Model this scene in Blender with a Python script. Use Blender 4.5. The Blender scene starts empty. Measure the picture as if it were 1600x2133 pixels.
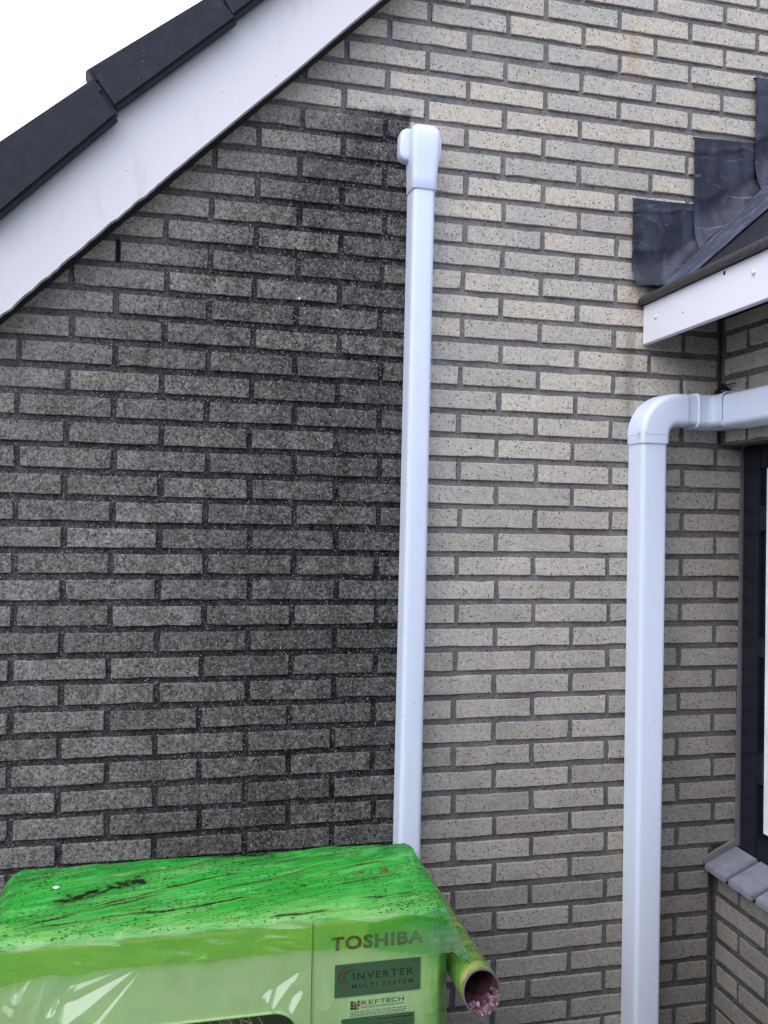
import bpy, bmesh, math, random
from mathutils import Vector, Matrix, noise as mn
R = math.radians
rnd = random.Random(7)
scene = bpy.context.scene

# ------------------------------------------------------------------ camera
cam_d = bpy.data.cameras.new('camera')
cam = bpy.data.objects.new('camera', cam_d)
scene.collection.objects.link(cam)
CAM = Vector((-0.6948, -2.1426, 1.5168))
cr = Vector((0.97466, -0.22285, 0.0191)).normalized()
cf = Vector((0.2227, 0.97486, 0.0068)).normalized()
cu = cr.cross(cf).normalized()
cr = cf.cross(cu).normalized()
cam.matrix_world = Matrix(((cr.x, cu.x, -cf.x, CAM.x), (cr.y, cu.y, -cf.y, CAM.y), (cr.z, cu.z, -cf.z, CAM.z), (0, 0, 0, 1)))
cam_d.sensor_fit = 'HORIZONTAL'
cam_d.sensor_width = 36.0
cam_d.lens = 36.0 * 1760 / 1600
cam_d.clip_start = 0.02
cam_d.clip_end = 500
scene.camera = cam

# ------------------------------------------------------------------ sky and sun
SUN_EL, SUN_AZ = R(46), R(238)          # azimuth of the sun measured from +Y towards +X
world = bpy.data.worlds.new('World')
scene.world = world
world.use_nodes = True
wn = world.node_tree
wn.nodes.clear()
sky = wn.nodes.new('ShaderNodeTexSky')
sky.sky_type = 'NISHITA'
sky.sun_disc = False
sky.sun_elevation = SUN_EL
sky.sun_rotation = SUN_AZ
sky.air_density = 1.0
sky.dust_density = 4.0
sky.ozone_density = 1.0
bg = wn.nodes.new('ShaderNodeBackground')
bg.inputs['Strength'].default_value = 0.15
wo = wn.nodes.new('ShaderNodeOutputWorld')
# high overcast: the clear sky shows only weakly through an even veil of cloud
cloud = wn.nodes.new('ShaderNodeMix')
cloud.data_type = 'RGBA'
cloud.inputs[0].default_value = 0.85
cloud.inputs[7].default_value = (6.9, 7.5, 9.6, 1.0)
wn.links.new(sky.outputs[0], cloud.inputs[6])
wn.links.new(cloud.outputs[2], bg.inputs[0])
wn.links.new(bg.outputs[0], wo.inputs[0])
sun_d = bpy.data.lights.new('sun', 'SUN')
sun_d.energy = 1.0
sun_d.angle = R(60)
sun_d.color = (1.0, 0.96, 0.9)
sun = bpy.data.objects.new('sun', sun_d)
scene.collection.objects.link(sun)
sv = Vector((math.sin(SUN_AZ) * math.cos(SUN_EL), math.cos(SUN_AZ) * math.cos(SUN_EL), math.sin(SUN_EL)))
sun.rotation_euler = sv.to_track_quat('Z', 'Y').to_euler()
sun.location = sv * 20

vs = scene.view_settings
vs.view_transform = 'Standard'
vs.look = 'None'
vs.exposure = 0.75
vs.gamma = 1.0
vs.use_curve_mapping = False
scene.cycles.max_bounces = 8
scene.cycles.transparent_max_bounces = 12

# ------------------------------------------------------------------ helpers
def link(o, parent=None):
    scene.collection.objects.link(o)
    if parent is not None:
        o.parent = parent
        if parent.type == 'EMPTY':          # parts are modelled in world units
            o.matrix_parent_inverse = Matrix.Translation(-parent.location)
    return o

def mesh_obj(name, verts, faces, mat, parent=None, smooth=False):
    me = bpy.data.meshes.new(name)
    me.from_pydata([tuple(v) for v in verts], [], faces)
    bm = bmesh.new(); bm.from_mesh(me)
    bmesh.ops.recalc_face_normals(bm, faces=bm.faces)
    bm.to_mesh(me); bm.free()
    me.materials.append(mat)
    if smooth:
        me.polygons.foreach_set('use_smooth', [True] * len(me.polygons))
    me.update()
    return link(bpy.data.objects.new(name, me), parent)

def thing(name, label, cat, loc=(0, 0, 0), group=None):
    o = bpy.data.objects.new(name, None)
    o.empty_display_size = 0.05
    o.location = loc
    scene.collection.objects.link(o)
    tag(o, label, cat, group)
    return o

def tag(o, label, cat, group=None):
    o['label'] = label
    o['category'] = cat
    if group:
        o['group'] = group

class MB:
    def __init__(s):
        s.v = []; s.f = []
    def box(s, x0, x1, y0, y1, z0, z1):
        n = len(s.v)
        s.v += [(x0,y0,z0),(x1,y0,z0),(x1,y1,z0),(x0,y1,z0),(x0,y0,z1),(x1,y0,z1),(x1,y1,z1),(x0,y1,z1)]
        s.f += [tuple(n+i for i in q) for q in ((0,3,2,1),(4,5,6,7),(0,1,5,4),(1,2,6,5),(2,3,7,6),(3,0,4,7))]
        return s
    def loft(s, rings, caps=True):
        n = len(s.v); m = len(rings[0])
        for r_ in rings: s.v += [tuple(p) for p in r_]
        for i in range(len(rings) - 1):
            for j in range(m):
                a = n + i*m + j; b = n + i*m + (j+1) % m
                s.f.append((a, b, b+m, a+m))
        if caps:
            s.f.append(tuple(range(n+m-1, n-1, -1)))
            s.f.append(tuple(range(n+(len(rings)-1)*m, n+len(rings)*m)))
        return s
    def prism(s, poly, y0, y1):          # polygon in x,z extruded along y
        return s.loft([[(x, y0, z) for x, z in poly], [(x, y1, z) for x, z in poly]])
    def build(s, name, mat, parent=None, smooth=False, bevel=0.0, seg=2, auto=None):
        o = mesh_obj(name, s.v, s.f, mat, parent, smooth)
        if bevel:
            bm = bmesh.new(); bm.from_mesh(o.data)
            es = [e for e in bm.edges if len(e.link_faces) == 2 and e.calc_face_angle(0) > 0.5]
            bmesh.ops.bevel(bm, geom=es, offset=bevel, segments=seg, affect='EDGES', clamp_overlap=True)
            bm.to_mesh(o.data); bm.free()
        if auto:
            smooth_by_angle(o, auto)
        return o

def smooth_by_angle(o, deg):
    bm = bmesh.new(); bm.from_mesh(o.data)
    for f in bm.faces: f.smooth = True
    for e in bm.edges:
        if len(e.link_faces) == 2: e.smooth = e.calc_face_angle(0) < R(deg)
    bm.to_mesh(o.data); bm.free()

# ------------------------------------------------------------------ materials
class NT:
    def __init__(s, name):
        s.m = bpy.data.materials.new(name); s.m.use_nodes = True
        s.t = s.m.node_tree; s.t.nodes.clear()
        s.out = s.t.nodes.new('ShaderNodeOutputMaterial')
    def n(s, typ, **kw):
        d = s.t.nodes.new('ShaderNode' + typ)
        for k, v in kw.items():
            if k.startswith('i_'):
                d.inputs[k[2:].replace('_', ' ')].default_value = v
            else: setattr(d, k, v)
        return d
    def l(s, a, b): s.t.links.new(a, b)
    def val(s, x): return x
    def put(s, sock, v):
        if hasattr(v, 'is_linked') or hasattr(v, 'links'): s.l(v, sock)
        else: sock.default_value = v
    def math(s, op, a, b=None, clamp=False):
        d = s.n('Math', operation=op, use_clamp=clamp)
        s.put(d.inputs[0], a)
        if b is not None: s.put(d.inputs[1], b)
        return d.outputs[0]
    def ramp(s, x, a, b, lo=0.0, hi=1.0, smooth=True):
        d = s.n('MapRange', interpolation_type='SMOOTHSTEP' if smooth else 'LINEAR')
        s.put(d.inputs['Value'], x)
        d.inputs['From Min'].default_value = a; d.inputs['From Max'].default_value = b
        d.inputs['To Min'].default_value = lo; d.inputs['To Max'].default_value = hi
        return d.outputs[0]
    def mix(s, f, a, b, blend='MIX'):
        d = s.n('Mix', data_type='RGBA', blend_type=blend)
        s.put(d.inputs[0], f)
        for sock, v in ((d.inputs[6], a), (d.inputs[7], b)):
            s.put(sock, v if not isinstance(v, tuple) else (*v, 1.0))
        return d.outputs[2]
    def noise(s, vec, scale, detail=3, rough=0.55, dist=0.0):
        d = s.n('TexNoise'); d.inputs['Scale'].default_value = scale; d.inputs['Detail'].default_value = detail
        d.inputs['Roughness'].default_value = rough; d.inputs['Distortion'].default_value = dist
        s.l(vec, d.inputs['Vector']); return d.outputs['Fac']
    def voro(s, vec, scale, out='Distance', rand=1.0):
        d = s.n('TexVoronoi'); d.inputs['Scale'].default_value = scale; d.inputs['Randomness'].default_value = rand
        s.l(vec, d.inputs['Vector']); return d.outputs[out]
    def scl(s, vec, x, y, z):
        d = s.n('Mapping'); d.inputs['Scale'].default_value = (x, y, z); s.l(vec, d.inputs['Vector']); return d.outputs[0]
    def pos(s):
        return s.n('NewGeometry').outputs['Position']
    def principled(s, col, rough=0.5, spec=0.5, metal=0.0, normal=None):
        b = s.n('BsdfPrincipled')
        s.put(b.inputs['Base Color'], (*col, 1.0) if isinstance(col, tuple) else col)
        s.put(b.inputs['Roughness'], rough); s.put(b.inputs['Specular IOR Level'], spec); s.put(b.inputs['Metallic'], metal)
        if normal is not None: s.l(normal, b.inputs['Normal'])
        s.l(b.outputs[0], s.out.inputs['Surface']); return b
    def bump(s, h, strength, dist=0.001):
        d = s.n('Bump'); d.inputs['Strength'].default_value = strength; d.inputs['Distance'].default_value = dist
        s.l(h, d.inputs['Height']); return d.outputs[0]

def grime_mask(t, p):
    """Dark weathering left of the pipe, where a stain of its own shape covers the gable wall."""
    xyz = t.n('SeparateXYZ'); t.l(p, xyz.inputs[0])
    x, z = xyz.outputs[0], xyz.outputs[2]
    n1 = t.noise(p, 9, 4); n2 = t.noise(p, 45, 3)
    wob = t.math('ADD', t.math('MULTIPLY', t.math('SUBTRACT', n1, 0.5), 0.10), t.math('MULTIPLY', t.math('SUBTRACT', n2, 0.5), 0.03))
    side = t.ramp(t.math('ADD', x, t.math('MULTIPLY', wob, 0.12)), -0.160, -0.150, 1, 0)
    # perpendicular distance under the verge line
    d = t.math('MULTIPLY', t.math('SUBTRACT', t.math('ADD', t.math('MULTIPLY', x, 0.985), 3.066), z), 0.712)
    sheltered = t.ramp(t.math('ADD', d, wob), 0.0, 0.24, 0.42, 1.0)
    top = t.ramp(t.math('ADD', z, wob), 2.545, 2.590, 1, 0)
    left = t.ramp(x, -1.2, -0.35, 0.80, 1.0)
    m = t.math('MULTIPLY', t.math('MULTIPLY', side, sheltered), t.math('MULTIPLY', top, left))
    return m, x, z, n1, n2

def masonry(name, clean_a, clean_b, dark_a, dark_b, mortar=False):
    t = NT(name)
    p = t.pos()
    m, x, z, n1, n2 = grime_mask(t, p)
    rand = t.n('ObjectInfo').outputs['Random']
    fine = t.noise(p, 330, 3, 0.75)
    med = t.noise(p, 130, 3, 0.65)
    clean = t.mix(t.ramp(t.math('ADD', t.math('MULTIPLY', n1, 0.6), t.math('MULTIPLY', rand, 0.4)), 0.3, 0.75), clean_a, clean_b)
    dark = t.mix(t.ramp(t.math('ADD', t.math('MULTIPLY', n2, 0.6), t.math('MULTIPLY', rand, 0.4)), 0.3, 0.75), dark_a, dark_b)
    # soot runs down the wall in uneven streaks, heaviest towards the pipe
    run = t.ramp(t.noise(t.scl(p, 1.0, 1.0, 0.18), 11, 4, 0.6), 0.3, 0.7, 1.22, 0.72)
    run = t.math('MULTIPLY', run, t.ramp(x, -0.75, -0.2, 1.06, 0.84))
    rc = t.n('CombineColor')
    for k_ in range(3): t.l(run, rc.inputs[k_])
    dark = t.mix(1.0, dark, rc.outputs[0], 'MULTIPLY')
    blot = t.math('ADD', t.math('MULTIPLY', t.noise(p, 24, 4, 0.65), 0.6), t.math('MULTIPLY', t.noise(p, 60, 3, 0.6), 0.4))
    bl = t.ramp(blot, 0.36, 0.64, 0.58 if not mortar else 0.45, 1.42 if not mortar else 2.3)
    bcn = t.n('CombineColor')
    for k_ in range(3): t.l(bl, bcn.inputs[k_])
    dark = t.mix(1.0, dark, bcn.outputs[0], 'MULTIPLY')
    # greenish patches in the grime
    dark = t.mix(t.math('MULTIPLY', t.ramp(t.noise(p, 17, 3), 0.54, 0.70), 0.40 if not mortar else 0.0), dark, (0.105, 0.094, 0.070))
    # patchiness of the grime inside its own outline
    m2 = t.math('MULTIPLY', m, t.ramp(med, 0.25, 0.6, 0.82, 1.0))
    col = t.mix(m2, clean, dark)
    # splash-back greying of the lower courses, and a warmer tone where rain keeps the top clean
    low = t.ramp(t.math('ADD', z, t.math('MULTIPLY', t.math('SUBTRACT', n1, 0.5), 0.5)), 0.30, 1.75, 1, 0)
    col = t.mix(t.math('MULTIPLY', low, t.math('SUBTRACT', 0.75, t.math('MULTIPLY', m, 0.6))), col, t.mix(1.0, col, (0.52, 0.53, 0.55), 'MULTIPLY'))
    corner_shade = t.math('MULTIPLY', t.math('MULTIPLY', t.ramp(t.math('ADD', x, t.math('MULTIPLY', t.math('SUBTRACT', n2, 0.5), 0.06)), 0.50, 0.64), t.ramp(z, 1.70, 1.95, 1, 0)), t.ramp(med, 0.3, 0.6, 0.75, 1.0))
    col = t.mix(t.math('MULTIPLY', corner_shade, 0.62), col, t.mix(1.0, col, (0.42, 0.42, 0.42), 'MULTIPLY'))  # the wing's shade in the inner corner, painted into the wall colour
    warm = t.math('MULTIPLY', t.ramp(t.math('ADD', n1, t.math('MULTIPLY', rand, 0.35)), 0.55, 0.95), t.ramp(z, 1.3, 2.2))
    col = t.mix(t.math('MULTIPLY', warm, 0.55), col, t.mix(1.0, col, (1.05, 0.97, 0.83), 'MULTIPLY'))
    # run-off streak under the eave end and yellowing beside the big duct
    dx = t.math('ABSOLUTE', t.math('SUBTRACT', x, 0.487))
    streak = t.math('MULTIPLY', t.ramp(t.math('ADD', dx, t.math('MULTIPLY', n2, 0.02)), 0.012, 0.036, 1, 0), t.math('MULTIPLY', t.ramp(z, 1.72, 1.88), t.ramp(z, 2.03, 2.10, 1, 0)))
    col = t.mix(t.math('MULTIPLY', streak, 0.38), col, (0.09, 0.075, 0.05))
    yel = t.math('MULTIPLY', t.ramp(dx, 0.0, 0.04, 1, 0), t.ramp(n1, 0.45, 0.7))
    col = t.mix(t.math('MULTIPLY', yel, 0.35), col, (0.36, 0.25, 0.12))
    # grain
    # sandy grain: every grain has a tone of its own, strongest where the grime has etched it
    sg = t.n('SeparateColor'); t.l(t.voro(t.scl(p, 1, 1, 1), 215, 'Color'), sg.inputs[0])
    sg2 = t.n('SeparateColor'); t.l(t.voro(p, 120, 'Color'), sg2.inputs[0])
    gr = t.math('ADD', t.math('MULTIPLY', sg.outputs[1], 0.55), t.math('ADD', t.math('MULTIPLY', sg2.outputs[1], 0.25), t.math('MULTIPLY', fine, 0.35)))
    amp = t.math('ADD', 0.55, t.math('MULTIPLY', m, 1.35))
    gain = t.math('ADD', 1.0, t.math('MULTIPLY', amp, t.math('SUBTRACT', gr, 0.57)))
    gcol = t.n('CombineColor')
    for k_ in range(3): t.l(gain, gcol.inputs[k_])
    col = t.mix(1.0, col, gcol.outputs[0], 'MULTIPLY')
    # pin holes and dark grit
    v = t.voro(p, 150); vc = t.voro(p, 150, 'Color')
    sep = t.n('SeparateColor'); t.l(vc, sep.inputs[0])
    hole = t.math('MULTIPLY', t.ramp(v, 0.20, 0.34, 1, 0), t.math('GREATER_THAN', sep.outputs[0], 0.72 if not mortar else 0.7))
    vb = t.voro(p, 62); vbc = t.voro(p, 62, 'Color')
    sep2 = t.n('SeparateColor'); t.l(vbc, sep2.inputs[0])
    hole2 = t.math('MULTIPLY', t.ramp(t.math('ADD', vb, t.math('MULTIPLY', fine, 0.12)), 0.16, 0.24, 1, 0), t.math('GREATER_THAN', sep2.outputs[1], 0.87))
    holes = t.math('MAXIMUM', hole, hole2)
    col = t.mix(t.math('MULTIPLY', holes, 0.80), col, (0.035, 0.032, 0.03))
    # pale quartz grains, obvious in the dirty part
    w = t.voro(p, 270); wc = t.voro(p, 270, 'Color')
    sep3 = t.n('SeparateColor'); t.l(wc, sep3.inputs[0])
    grain = t.math('MULTIPLY', t.ramp(w, 0.20, 0.42, 1, 0), t.ramp(sep3.outputs[2], 0.84, 1.0, 0.15, 1.0) if False else t.math('MULTIPLY', t.math('GREATER_THAN', sep3.outputs[2], 0.80), t.ramp(sep3.outputs[0], 0.1, 1.0, 0.25, 1.15)))
    col = t.mix(t.math('MULTIPLY', grain, t.math('MULTIPLY', t.math('ADD', m, 0.35 if not mortar else 0.7), 0.62)), col, (0.55, 0.54, 0.52))
    h = t.math('SUBTRACT', t.math('ADD', t.math('MULTIPLY', fine, 0.6), t.math('MULTIPLY', med, 0.9)), t.math('MULTIPLY', holes, 1.2))
    t.principled(col, 0.92, 0.15, 0.0, t.bump(h, 0.9 if mortar else 0.7, 0.003 if mortar else 0.0016))
    return t.m

M = {}
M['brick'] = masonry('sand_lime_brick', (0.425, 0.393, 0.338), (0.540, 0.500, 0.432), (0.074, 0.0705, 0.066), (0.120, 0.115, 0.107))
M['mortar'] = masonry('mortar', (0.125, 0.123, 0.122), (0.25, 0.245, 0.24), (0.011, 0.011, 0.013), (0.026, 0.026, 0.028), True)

def simple(name, col, rough=0.5, spec=0.5, metal=0.0, var=0.12, scale=12, bump=0.0, bscale=200):
    t = NT(name); p = t.pos()
    n = t.noise(p, scale, 5, 0.6)
    lo = tuple(c * (1 - var) for c in col); hi = tuple(min(1, c * (1 + var)) for c in col)
    c = t.mix(t.ramp(n, 0.3, 0.7), lo, hi)
    nb = t.bump(t.noise(p, bscale, 3), bump, 0.001) if bump else None
    t.principled(c, rough, spec, metal, nb)
    return t.m

def pvc(name, col, dirt=0.15):
    t = NT(name); p = t.pos()
    n = t.noise(t.scl(p, 1, 1, 0.25), 30, 5, 0.65)
    c = t.mix(t.math('MULTIPLY', t.ramp(n, 0.52, 0.8), dirt), col, (0.45, 0.43, 0.38))
    sp = t.voro(p, 70); sc_ = t.n('SeparateColor'); t.l(t.voro(p, 70, 'Color'), sc_.inputs[0])
    c = t.mix(t.math('MULTIPLY', t.math('MULTIPLY', t.ramp(sp, 0.1, 0.2, 1, 0), t.math('GREATER_THAN', sc_.outputs[0], 0.95)), 0.5), c, (0.25, 0.23, 0.2))
    t.principled(c, t.ramp(n, 0.3, 0.7, 0.28, 0.42), 0.4)
    return t.m
M['pvc'] = pvc('white_pvc', (0.69, 0.755, 0.885))
M['board'] = pvc('white_board', (0.68, 0.665, 0.66), 0.45)
M['seam'] = simple('seam_shadow', (0.25, 0.26, 0.3), 0.6)
def tile_mat():
    t = NT('roof_tile'); p = t.pos()
    n = t.noise(p, 30, 5, 0.65)
    c = t.mix(t.ramp(n, 0.3, 0.75), (0.006, 0.007, 0.013), (0.016, 0.017, 0.027))
    v = t.voro(p, 95); s_ = t.n('SeparateColor'); t.l(t.voro(p, 95, 'Color'), s_.inputs[0])
    sp = t.math('MULTIPLY', t.ramp(t.math('ADD', v, t.math('MULTIPLY', t.noise(p, 400, 2), 0.2)), 0.22, 0.30, 1, 0), t.math('GREATER_THAN', s_.outputs[0], 0.965))
    c = t.mix(t.math('MULTIPLY', sp, 0.6), c, (0.16, 0.16, 0.15))
    li = t.math('MULTIPLY', t.ramp(t.noise(p, 16, 5, 0.7), 0.60, 0.72), 0.5)
    c = t.mix(li, c, (0.035, 0.034, 0.032))
    t.principled(c, 0.6, 0.3, 0.0, t.bump(t.noise(p, 240, 4), 0.5, 0.0015))
    return t.m
M['tile'] = tile_mat()
M['fascia'] = pvc('fascia_board', (0.80, 0.80, 0.86), 0.12)
M['soffit'] = simple('soffit_wood', (0.025, 0.022, 0.021), 0.8, 0.2)
M['strip'] = simple('eave_rubber', (0.045, 0.042, 0.042), 0.5, 0.4, 0, 0.5, 160, 0.4, 300)
M['frame'] = simple('dark_frame_paint', (0.010, 0.012, 0.020), 0.35, 0.4)
M['blind'] = simple('white_panel', (0.86, 0.87, 0.9), 0.5)
M['sealant'] = simple('grey_sealant', (0.13, 0.13, 0.135), 0.6)
M['sill'] = simple('sill_tile_glaze', (0.20, 0.208, 0.245), 0.45, 0.4, 0, 0.12, 40, 0.15, 300)
M['dark'] = simple('dark_void', (0.012, 0.012, 0.013), 0.9, 0.1)
M['black'] = simple('black_rubber', (0.015, 0.015, 0.018), 0.5)
M['ground'] = simple('roof_paving', (0.12, 0.118, 0.115), 0.9, 0.2, 0, 0.3, 6, 0.5, 80)

def lead(name, lo, hi, oxide):
    t = NT(name); p = t.pos()
    a = t.noise(t.scl(p, 5, 5, 1.6), 4.0, 5, 0.6, 0.4)
    b = t.noise(p, 26, 5, 0.65, 0.6)
    c = t.mix(t.ramp(a, 0.42, 0.68), lo, hi)
    c = t.mix(t.math('MULTIPLY', t.ramp(b, 0.58, 0.78), 0.38), c, oxide)
    ox = t.math('MULTIPLY', t.ramp(t.noise(t.scl(p, 1, 1, 3.2), 13, 3, 0.5, 0.8), 0.60, 0.72), 0.55)
    c = t.mix(ox, c, oxide)
    t.principled(c, t.ramp(b, 0.3, 0.7, 0.42, 0.60), 0.45, 0.15, t.bump(t.noise(p, 40, 4), 0.25, 0.002))
    return t.m
M['lead'] = lead('weathered_lead', (0.010, 0.012, 0.021), (0.038, 0.045, 0.072), (0.13, 0.15, 0.21))
M['lead_apron'] = lead('lead_apron_skylit', (0.055, 0.062, 0.095), (0.12, 0.135, 0.20), (0.22, 0.24, 0.32))  # same lead in paler tones: sky light on the slope put into the colour
# ------------------------------------------------------------------ ground
g = MB().box(-60, 60, -60, 60, -0.2, 0.0).build('ground', M['ground'])
g['kind'] = 'structure'

# wall added out of view behind the viewer: it keeps the low sky off the foot of the gable
nb = MB().box(-5.5, 4.0, -3.85, -3.65, 0.0, 2.25)
nb.box(-5.55, 4.05, -3.89, -3.61, 2.2505, 2.31)
nbo = nb.build('added_shade_wall', simple('render_plaster', (0.15, 0.145, 0.14), 0.9, 0.2), None)
tag(nbo, 'plain grey rendered wall with a coping, added out of view to shade the gable', 'wall')
# ------------------------------------------------------------------ brick walls
ROWS = {0: (2.8535, 0.004, {-0.5: -0.1069, 0.5: 0.1148, 1.5: 0.3342, 2.5: 0.5538}), 1: (2.7918, 0.0046, {0: 0.0042, 1: 0.2246, 2: 0.445}), 2: (2.7232, -0.0002, {-0.5: -0.1093, 0.5: 0.1076, 1.5: 0.3295, 2.5: 0.5516}), 3: (2.6611, 0.0039, {0: 0.0034, 1: 0.2244, 2: 0.4438}), 4: (2.5954, -0.0016, {-0.5: -0.1101, 0.5: 0.1078, 1.5: 0.3288, 2.5: 0.547}), 5: (2.5333, 0.001, {-2: -0.4384, -1: -0.2194, 0: 0.0017, 1: 0.2216, 2: 0.4394}), 6: (2.4699, -0.002, {-2.5: -0.5472, -1.5: -0.3312, 0.5: 0.106, 1.5: 0.3267, 2.5: 0.5456}), 7: (2.4058, 0.0016, {-3: -0.656, -2: -0.4413, -1: -0.2202, 0: 0.0013, 1: 0.2232, 2: 0.4422}), 8: (2.3432, -0.0, {-2.5: -0.5484, -1.5: -0.3315, 0.5: 0.1096, 1.5: 0.33}), 9: (2.2786, 0.0021, {-3: -0.6608, -2: -0.4399, -1: -0.2176, 0: 0.0025, 1: 0.2235, 2: 0.4446}), 10: (2.2172, -0.0009, {-2.5: -0.5495, -1.5: -0.3322}), 11: (2.1522, 0.0001, {-3: -0.6607, -2: -0.4412, -1: -0.222, 0: -0.0014, 1: 0.2224, 2: 0.4433}), 12: (2.088, -0.0004, {-3.5: -0.7642, -2.5: -0.5507, -1.5: -0.3335, 0.5: 0.1069, 1.5: 0.3294}), 13: (2.0256, -0.0015, {-4: -0.8819, -3: -0.6607, -2: -0.4425, -1: -0.2247, 0: -0.001, 1: 0.2195, 2: 0.4411}), 14: (1.9616, 0.0013, {-4.5: -0.9829, -3.5: -0.7667, -2.5: -0.55, -1.5: -0.3309, 0.5: 0.1093, 1.5: 0.3297, 2.5: 0.5504}), 15: (1.898, -0.0012, {-5: -1.1002, -4: -0.8811, -3: -0.6611, 0: -0.0035, 1: 0.2176, 2: 0.4412}), 16: (1.8346, -0.0015, {-4.5: -0.9891, -3.5: -0.7712, 0.5: 0.1066, 1.5: 0.3276}), 17: (1.7716, -0.0038, {-5: -1.1019, -4: -0.883, -3: -0.6618, 0: -0.0061, 1: 0.2143, 2: 0.4359}), 18: (1.708, -0.0031, {-4.5: -0.9896, -3.5: -0.7686, 0.5: 0.1026, 1.5: 0.3233}), 19: (1.6452, -0.0005, {-5: -1.0994, -4: -0.8787, -3: -0.656, 0: -0.0037, 1: 0.2167, 2: 0.4378}), 20: (1.5819, -0.0031, {-4.5: -0.9914, -3.5: -0.7683, 0.5: 0.1037, 1.5: 0.3235}), 21: (1.5195, 0.0, {-4: -0.8803, -3: -0.6597}), 22: (1.4551, -0.0009, {-4.5: -0.9905, -3.5: -0.7693, -2.5: -0.5482, -1.5: -0.3288, 0.5: 0.1053, 1.5: 0.3259}), 23: (1.3922, -0.0017, {-5: -1.0991, -4: -0.8805, -3: -0.6582, -2: -0.4368, -1: -0.2211, 0: -0.0042, 1: 0.2128, 2: 0.4335}), 24: (1.3286, 0.0008, {-4.5: -0.9903, -3.5: -0.7703, -2.5: -0.5464, -1.5: -0.3271, 0.5: 0.1094, 1.5: 0.3297}), 25: (1.2653, -0.0004, {-5: -1.0981, -4: -0.8803, -3: -0.6582, -2: -0.4388, -1: -0.2206, 0: -0.0026, 1: 0.2165, 2: 0.4386}), 26: (1.2018, -0.0002, {-4.5: -0.9911, -3.5: -0.7701, -2.5: -0.5476, -1.5: -0.3297, 0.5: 0.108, 1.5: 0.3294}), 27: (1.1387, -0.0017, {-5: -1.1028, -4: -0.8822, -3: -0.6611, -2: -0.4394, -1: -0.2201, 0: -0.0035, 1: 0.2168, 2: 0.4383}), 28: (1.0757, 0.0006, {-4.5: -0.9885, -3.5: -0.7683, -2.5: -0.5473, -1.5: -0.3292, 0.5: 0.1071, 1.5: 0.33}), 29: (1.0125, -0.0027, {-5: -1.1009, -4: -0.8831, -3: -0.664, -2: -0.4425, -1: -0.2236, 0: -0.0052, 1: 0.2179, 2: 0.4398}), 30: (0.9489, 0.0001, {-4.5: -0.9903, -3.5: -0.7694, -2.5: -0.5492, -1.5: -0.3294, 0.5: 0.1087, 1.5: 0.3302}), 31: (0.8858, -0.0019, {-4: -0.8813, -3: -0.6615, -2: -0.4419, -1: -0.2231, 0: -0.0036, 1: 0.219, 2: 0.439}), 32: (0.8213, 0.0012, {0.5: 0.1111, 1.5: 0.3313}), 33: (0.7586, -0.0003, {0: -0.0015, 1: 0.2197, 2: 0.4409}), 34: (0.6959, 0.0044, {0.5: 0.1144, 1.5: 0.3345}), 35: (0.6325, 0.0025, {0: 0.0021, 1: 0.2229, 2: 0.4424}), 36: (0.5699, 0.006, {0.5: 0.1159, 1.5: 0.336}), 37: (0.504, 0.0018, {1: 0.2211, 2: 0.4426}), 38: (0.4407, 0.0104, {0.5: 0.1201, 1.5: 0.3408}), 39: (0.3767, 0.0031, {1: 0.2226, 2: 0.4436}), 40: (0.3127, 0.0087, {1.5: 0.3387}), 41: (0.2485, 0.0012, {1: 0.2195, 2: 0.4428}), 42: (0.1832, 0.0103, {1.5: 0.3403})}
PITCH, COURSE, BL, BH = 0.22, 0.0634, 0.206, 0.0475
VERGE = lambda x: 2.045 + 0.972 * (x + 1.126)        # wall is cut here, behind the bargeboard
def row_z(k): return ROWS[k][0] if k in ROWS else 2.8508 - COURSE * k

def brick_variant(seed):
    """unit brick 1 x 1 in x,z with uneven arrises, face at y = 0, depth 14 mm: about 50 triangles"""
    r = random.Random(seed)
    W, H = BL, BH
    out = []
    nx, nz = 5, 2
    for i in range(nx): out.append((-W/2 + W*i/nx, -H/2))
    for i in range(nz): out.append((W/2, -H/2 + H*i/nz))
    for i in range(nx): out.append((W/2 - W*i/nx, H/2))
    for i in range(nz): out.append((-W/2, H/2 - H*i/nz))
    n = len(out)
    jit = [(r.gauss(0, 0.0006), r.gauss(0, 0.00045)) for _ in out]
    chip = r.randrange(n)
    rings = []
    for inset, y in ((0.0, 0.014), (0.0004, 0.0010), (0.0017, 0.0)):
        ring = []
        for j, (x, z) in enumerate(out):
            k = inset + (0.0022 if (j == chip and y < 0.005) else 0)
            sx = 1 - 2*k/W; sz = 1 - 2*k/H
            ring.append((x*sx + jit[j][0], y + (r.gauss(0, 0.0002) if y == 0 else 0), z*sz + jit[j][1]))
        rings.append(ring)
    v = [p for q in rings for p in q]; f = []
    for i in range(2):
        for j in range(n):
            a = i*n + j; b = i*n + (j+1) % n
            f.append((a, b, b+n, a+n))
    f.append(tuple(range(2*n, 3*n)))
    me = bpy.data.meshes.new('brick')
    me.from_pydata(v, [], f)
    bm = bmesh.new(); bm.from_mesh(me); bmesh.ops.recalc_face_normals(bm, faces=bm.faces)
    fz = [q for q in bm.faces if len(q.verts) == n][0]
    if fz.normal.y > 0: bmesh.ops.reverse_faces(bm, faces=bm.faces)
    bm.to_mesh(me); bm.free()
    me.materials.append(M['brick'])
    return me
BRICKS = [brick_variant(i) for i in range(14)]

def to_px(p):
    d = Vector(p) - CAM
    zz = d.dot(cf)
    return (800 + 1760*d.dot(cr)/zz, 1066.5 - 1760*d.dot(cu)/zz) if zz > 0.05 else None

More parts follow.
